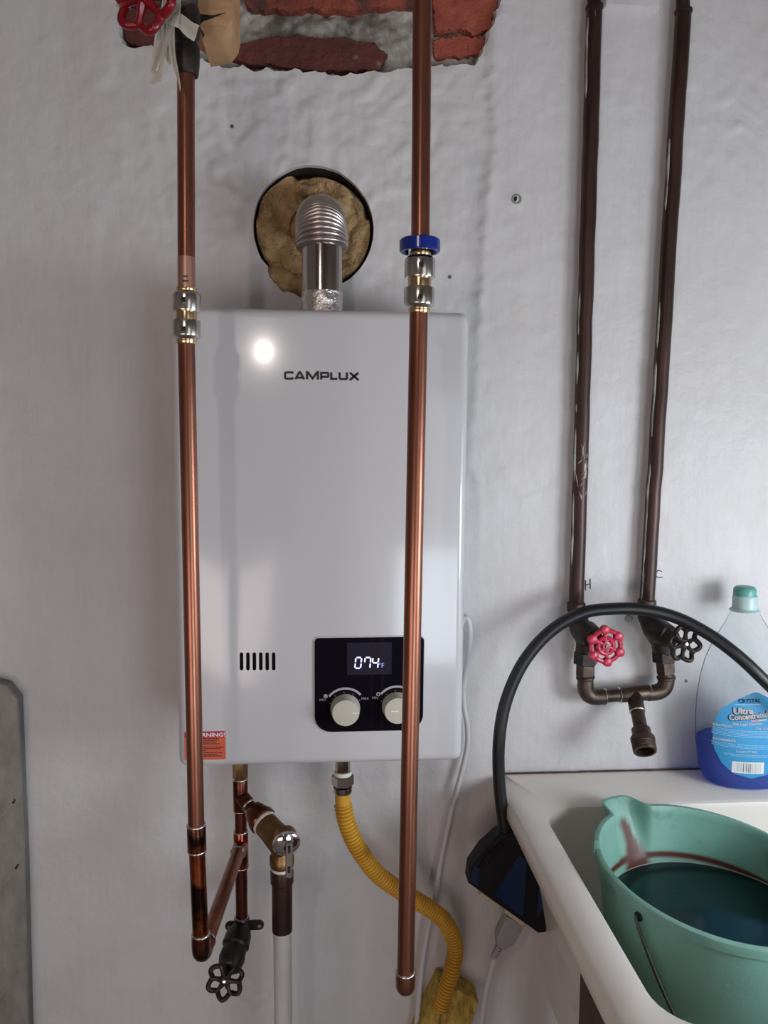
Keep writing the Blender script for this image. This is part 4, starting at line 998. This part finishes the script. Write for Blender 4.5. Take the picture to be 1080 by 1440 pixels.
LP += [(IX0-.006, IX1+.006, IY0-.006, IY1+.006, .05, ZR), (IX0-.001, IX1+.001, IY0-.001, IY1+.001, .046, ZR-.003), (IX0+.001, IX1-.001, IY0+.001, IY1-.001, .045, ZR-.010),
       (IX0+.006, IX1-.006, IY0+.006, IY1-.006, .045, ZR-.1), (IX0+.012, IX1-.012, IY0+.012, IY1-.012, .045, ZR-.2), (IX0+.03, IX1-.03, IY0+.03, IY1-.03, .04, ZR-.238), (IX0+.06, IX1-.06, IY0+.06, IY1-.06, .03, ZR-.245)]
loops = [loop(bm, a, b, c, d, r, z) for a, b, c, d, r, z in LP]
for A_, B_ in zip(loops, loops[1:]):
    n = len(A_)
    for k in range(n): bm.faces.new((A_[k], A_[(k+1) % n], B_[(k+1) % n], B_[k]))
bm.faces.new(loops[0][::-1]); bm.faces.new(loops[-1])
obj('basin', bm, M['sink'], sk)
bm = bmesh.new(); lathe(bm, [(.03, 0), (.03, .002), (.022, .001), (.001, -.004)], (.66, -.3, ZR-.2452), (0, 0, 1), 24, cap=False); obj('drain_ring', bm, M['steel'], sk)
for x, y in ((.345, -.12), (.345, -.43), (.80, -.12), (.80, -.43)):
    bm = bmesh.new(); box(bm, (x-.02, y-.02, 0), (x+.02, y+.02, .54), .002, 1); obj('leg', bm, M['brown_wood'], sk)
bm = bmesh.new(); box(bm, (.270, -.5, .40), (.292, -.30, .80), .002, 1); obj('side_board', bm, M['brown_wood'], sk, label='brown wooden side board')
# dirty line where the sink meets the wall
bm = bmesh.new(); P = [Vector((x, -.0045, ZR+.001+.0008*nz3(x*60, 1, 1))) for x in [OX0+.01+k*.01 for k in range(64)]]; tube(bm, P, [.0014+.0007*nz3(k*.8, 2, 2) for k in range(64)], 6); obj('grime_line', bm, M['brown_wood'], sk)

# ------------------------------------------------------------------ bucket
BC = Vector((.435, -.260, ZR+.001)); BR = .128; TA, TB = -.08, .08
bk_e = empty('bucket', (BC.x, BC.y, ZR-.243), 'round green plastic bucket holding dark water, standing in sink', 'bucket')
sp = atz(862, 1140, ZR); sang = math.atan2(sp.y-BC.y, sp.x-BC.x)
ch = atz(846, 1204, ZR); cang = math.atan2(ch.y-BC.y, ch.x-BC.x)
NB = 192; H = .235
def bpt(a, h, thick):
    """h 0 = rim, 1 = bottom; thick inward offset"""
    r = BR-.030*h-thick
    da = (a-sang+math.pi) % (2*math.pi)-math.pi
    lobe = math.exp(-(da/.2)**6)*(1-min(1, h/.26))**1.0
    r += .027*lobe
    x = BC.x+r*math.cos(a); y = BC.y+r*math.sin(a)
    z = BC.z-H*h+(TA*(x-.45)+TB*(y+.25))*(1-h)
    dc = (a-cang+math.pi) % (2*math.pi)-math.pi
    if h < .02 and abs(dc) < .045: z -= .012
    return Vector((x, y, z))
bm = bmesh.new(); vl = bm.verts.layers.float.new('rust')
prof = [(1, 0), (.9, 0), (.7, 0), (.5, 0), (.35, 0), (.26, 0), (.18, 0), (.1, 0), (.055, 0), (.05, -.0028), (.012, -.0032), (.004, -.0028), (0, -.001), (0, .003), (.01, .0045), (.04, .004), (.07, .004), (.1, .004), (.12, .004), (.135, .004), (.15, .004), (.165, .004), (.18, .004), (.2, .004), (.22, .004), (.235, .004), (.25, .004), (.265, .004), (.28, .004), (.3, .004), (.5, .004), (.8, .004), (.97, .004)]
WH = .255
rgs = []
for i, (h, th) in enumerate(prof):
    ring = []
    for k in range(NB):
        a = 2*math.pi*k/NB; v = bm.verts.new(bpt(a, h, th)); 
        if th >= .003 and i > 13:
            da = (a-sang+math.pi) % (2*math.pi)-math.pi
            f = math.exp(-((h-WH+.012)/.017)**4)
            f = max(f, math.exp(-((da+.02)/.05)**2)*(1 if .08 < h < .4 else 0)*.9, math.exp(-((da+.05)/(.03+1.1*max(0, h-.14)))**4)*(1 if h > .11 else 0))
            v[vl] = min(1, f*1.25)
        ring.append(v)
    rgs.append(ring)
for A_, B_ in zip(rgs, rgs[1:]):
    for k in range(NB): bm.faces.new((A_[k], A_[(k+1) % NB], B_[(k+1) % NB], B_[k]))
bm.faces.new(rgs[0][::-1]); bm.faces.new(rgs[-1])
m = mat('green_plastic', (.2, .42, .345), (.26, .5, .42), .45, 0, 12, c3=(.11, .23, .19), c3scale=20, c3lo=.6, c3hi=.75, bump=.0006, bscale=60)
nt = m.node_tree; b = nt.nodes['Principled BSDF']; src = b.inputs['Base Color'].links[0].from_socket
at_ = nt.nodes.new('ShaderNodeAttribute'); at_.attribute_name = 'rust'; mx = nt.nodes.new('ShaderNodeMix'); mx.data_type = 'RGBA'; mx.inputs[7].default_value = (.1, .022, .014, 1)
nt.links.new(at_.outputs['Fac'], mx.inputs[0]); nt.links.new(src, mx.inputs[6]); nt.links.new(mx.outputs[2], b.inputs['Base Color'])
obj('shell', bm, m, bk_e)
# water and a thin pale line round its edge
bm = bmesh.new(); zw = BC.z-H*WH; nn = 96
ring = [bm.verts.new((BC.x+(BR-.030*WH-.0042)*math.cos(2*math.pi*k/nn), BC.y+(BR-.030*WH-.0042)*math.sin(2*math.pi*k/nn), zw)) for k in range(nn)]
low = [bm.verts.new((v.co.x*.8+BC.x*.2, v.co.y*.8+BC.y*.2, BC.z-H*.95)) for v in ring]
bm.faces.new(ring); bm.faces.new(low[::-1])
for k in range(nn): bm.faces.new((ring[k], low[k], low[(k+1) % nn], ring[(k+1) % nn]))
tag(obj('water', bm, M['water'], loc=(BC.x, BC.y, zw)), 'dark still water inside green bucket', 'water', kind='stuff')
bm = bmesh.new(); tube(bm, [(BC.x+(BR-.030*WH-.0045)*math.cos(2*math.pi*k/nn), BC.y+(BR-.030*WH-.0045)*math.sin(2*math.pi*k/nn), zw+.0006) for k in range(nn)], .0008, 6, closed=True)
obj('water_edge_line', bm, M['plaster_drip'], bk_e, label='pale line at water edge')
# wire bail
e0 = atz(902, 1290, BC.z-.018)
ha = math.atan2(-.115, -.028)
ha = math.atan2(atz(902, 1292, BC.z-.02).y-BC.y, atz(902, 1292, BC.z-.02).x-BC.x)
def outp(a, h, off): 
    p = bpt(a, h, 0); d = Vector((math.cos(a), math.sin(a), 0)); return p+d*off
bm = bmesh.new(); hp = [outp(ha, .085, -.004), outp(ha, .085, .004), outp(ha+.04, .13, .006), outp(ha+.22, .32, .008), outp(ha+.42, .50, .009), outp(ha+.68, .66, .010), outp(ha+1.0, .78, .011), outp(ha+1.45, .82, .012), outp(ha+2.0, .72, .011), outp(ha+2.5, .45, .009), outp(ha+3.05, .12, .006), outp(ha+3.14, .085, .004), outp(ha+3.14, .085, -.004)]
tube(bm, catmull(hp, 8), .0019, 10); obj('wire_handle', bm, M['wire'], bk_e)
bm = bmesh.new(); p = outp(ha, .085, 0); lathe(bm, [(.005, -.001), (.005, .0012), (.0035, .002)], p, (math.cos(ha), math.sin(ha), 0), 14); obj('handle_eyelet', bm, M['dark_slot'], bk_e)

# ------------------------------------------------------------------ soap bottle
BY = -.046
bz0 = ZR+.0005
bprof = [(0, .0, .050), (.004, .0, .058), (.012, .0, .064), (.03, .0, .070), (.06, .0, .0735), (.09, 0, .0735), (.12, 0, .0705), (.15, 0, .0645), (.175, 0, .057), (.195, 0, .048), (.215, 0, .036), (.232, 0, .0245), (.242, 0, .0185), (.25, 0, .0165)]
def bcx(h): return at(1054-14*min(1, max(0, (h-.05)/.2)), 1000, BY).x
def bot_half(h):
    for (a, _, ra), (b, _, rb_) in zip(bprof, bprof[1:]):
        if h <= b: return ra+(rb_-ra)*(h-a)/(b-a)
    return bprof[-1][2]
def dep(w_): return min(w_*.62, .040) if w_ > .03 else w_*(.62+.38*(1-max(0, w_-.0165)/.0135))
def bottle_mesh(bm, h0, h1, shrink, n=48, rows=30):
    rg = []
    for i in range(rows+1):
        h = h0+(h1-h0)*i/rows; w_ = bot_half(h)-shrink; d = dep(bot_half(h))-shrink
        rg.append([bm.verts.new((bcx(h)+w_*math.cos(a), BY+d*math.sin(a), bz0+h)) for a in [2*math.pi*k/n for k in range(n)]])
    for A_, B_ in zip(rg, rg[1:]):
        for k in range(n): bm.faces.new((A_[k], A_[(k+1) % n], B_[(k+1) % n], B_[k]))
    bm.faces.new(rg[0][::-1]); return rg
bt_e = empty('soap_bottle', (bcx(.1), BY, bz0), 'clear dish soap bottle with blue label and little blue soap, on sink ledge', 'bottle')
bm = bmesh.new(); bottle_mesh(bm, 0, .25, 0); shell = obj('bottle_shell', bm, M['bottle'], bt_e, label='clear plastic shell')
bm = bmesh.new(); rg = bottle_mesh(bm, .002, .066, .0016, rows=12); bm.faces.new(rg[-1]); obj('liquid', bm, M['soap'], bt_e, label='blue liquid')
bm = bmesh.new(); q = Vector((bcx(.25), BY, bz0+.244)); lathe(bm, [(.0195, 0), (.0200, .0015), (.0180, .003), (.0165, .004), (.0165, .020), (.0155, .022)], q, (0, 0, 1), 32); cap = obj('cap', bm, M['cap'], bt_e, label='frosted teal cap')
bm = bmesh.new(); lathe(bm, [(.0148, .021), (.0150, .030), (.0135, .033), (.0120, .034)], q+Vector((-.001, 0, 0)), (0, 0, 1), 28); obj('flip_top', bm, M['cap_dark'], cap)
# label wrapped on the front of the bottle
LX = at(1059, 1030, BY-.038).x
def lab_y(x, z, off):
    h = z-bz0; w_ = bot_half(h); d = dep(w_); t = max(-.97, min(.97, (x-bcx(h))/w_)); return BY-d*math.sqrt(1-t*t)-off
zt_, zb2 = at(1056, 973, BY-.038).z, at(1056, 1094, BY-.038).z
Hl = zt_-zb2; hw_ = pm(52, BY-.038)
LT = [(0, 2), (.02, 17), (.05, 27), (.15, 41), (.3, 51), (.42, 53.5), (.55, 54), (.69, 51), (.8, 44), (.9, 28), (.96, 14), (1, 2)]
def lab_hw(t):   # t 0 bottom .. 1 top
    for (a, wa), (b, wb) in zip(LT, LT[1:]):
        if t <= b: return pm(wa+(wb-wa)*(t-a)/(b-a), BY-.038)
    return .001
def surf_patch(shape, off, rows, cols=18):
    bm = bmesh.new(); g = []
    for i in range(rows+1):
        t = i/rows; z = zb2+Hl*t; x0, x1 = shape(t)
        g.append([bm.verts.new((x0+(x1-x0)*k/cols, lab_y(x0+(x1-x0)*k/cols, z, off), z)) for k in range(cols+1)])
    fs = []
    for A_, B_ in zip(g, g[1:]):
        for k in range(cols): fs.append(bm.faces.new((A_[k], A_[k+1], B_[k+1], B_[k])))
    return bm
bm = surf_patch(lambda t: (LX-max(.0005, lab_hw(t)), LX+max(.0005, lab_hw(t))), .0006, 26); label = obj('label', bm, M['label_blue'], bt_e, label='blue soap label')
def wl(off): return lambda c: Vector((c.x, lab_y(c.x, c.z, off), c.z))
def LP_(px, py): return at(px, py, BY-.038)
def ltext(body, px, py, h_px, mt, sx=1, bold=0, rot=0, off=.0012, lab=None, align='LEFT'):
    put_text('label_text', body, LP_(px, py), pm(h_px, BY-.038)*1.4, mt, label, sx, bold, rot, align, lab, wl(off))
ltext('CRYSTAL', 1039, 989, 6, M['label_navy'], .92, .0002, -.06)
ltext('Ultra', 1032.5, 1005.5, 9.5, M['label_navy'], 1.0, .0013, -.08, .0009)
ltext('Ultra', 1033, 1005, 9.5, M['print_white'], 1.0, .0006, -.08, .0013, 'white Ultra lettering')
ltext('Concentrated', 1027.5, 1015, 8.8, M['label_navy'], .80, .0012, -.14, .0009)
ltext('Concentrated', 1028, 1014.5, 8.8, M['print_white'], .80, .0005, -.14, .0013, 'white Concentrated lettering')
ltext('Dish Liquid Detergent', 1032, 1021, 3.8, M['print_white'], .88, .0002, -.06)
ltext('Oxy Blue', 1061, 1025, 4.2, M['print_white'], .9, .0001, 0)
ltext('CAUTION:', 1010, 1025, 3.6, M['print_white'], 1, .00022)
ltext('INGREDIENTS:', 1010, 1045, 3.2, M['print_white'], 1, .00022)
ltext('PHOSPHATE FREE', 1036, 1059, 3.2, M['print_white'], .85, .0001)
def lab_rect(name, x0, y0, x1, y1, mt, off=.0011, skew=0):
    a, b = LP_(x0, y1), LP_(x1, y0); bm = bmesh.new(); n = 12; V = [[bm.verts.new(Vector((a.x+(b.x-a.x)*k/n, lab_y(a.x+(b.x-a.x)*k/n, z, off), z+skew*k/n))) for k in range(n+1)] for z in (a.z, b.z)]
    for k in range(n): bm.faces.new((V[0][k], V[0][k+1], V[1][k+1], V[1][k]))
    return obj(name, bm, mt, label, smooth=False)
lab_rect('label_line', 1035, 990.5, 1067, 992, M['label_light'], skew=.0015)
lab_rect('colour_stripe', 1055, 1012, 1066, 1014.5, M['label_pink'], skew=.001); lab_rect('colour_stripe', 1066, 1011, 1077, 1013, M['label_yellow'], skew=.001)
bm = bmesh.new()
for v0, n_, x0, x1 in ((1028, 5, 1009, 1090), (1048, 3, 1009, 1090), (1062, 2, 1022, 1085)):
    for k in range(n_):
        y = v0+k*2.2; u = x0
        while u < x1:
            e = u+random.uniform(3, 9); a, b = LP_(u, y), LP_(min(e, x1), y)
            q = [Vector((a.x, lab_y(a.x, a.z, .0011), a.z)), Vector((b.x, lab_y(b.x, b.z, .0011), b.z))]
            hh = Vector((0, 0, .0006)); bm.faces.new([bm.verts.new(s) for s in (q[0], q[1], q[1]+hh, q[0]+hh)]); u = e+.8
obj('fine_print', bm, M['label_light'], label, smooth=False)
lab_rect('barcode_panel', 1031, 1071, 1073, 1088, M['print_white'], .0010)
u = 1037; 
bm = bmesh.new()
while u < 1068:
    e = u+random.choice((.5, .8, 1.3)); a, b = LP_(u, 1086), LP_(e, 1073)
    bm.faces.new([bm.verts.new((x, lab_y(x, z, .0014), z)) for x, z in ((a.x, a.z), (b.x, a.z), (b.x, b.z), (a.x, b.z))]); u = e+random.choice((.6, .9, 1.5))
obj('barcode', bm, M['label_navy'], label, smooth=False)
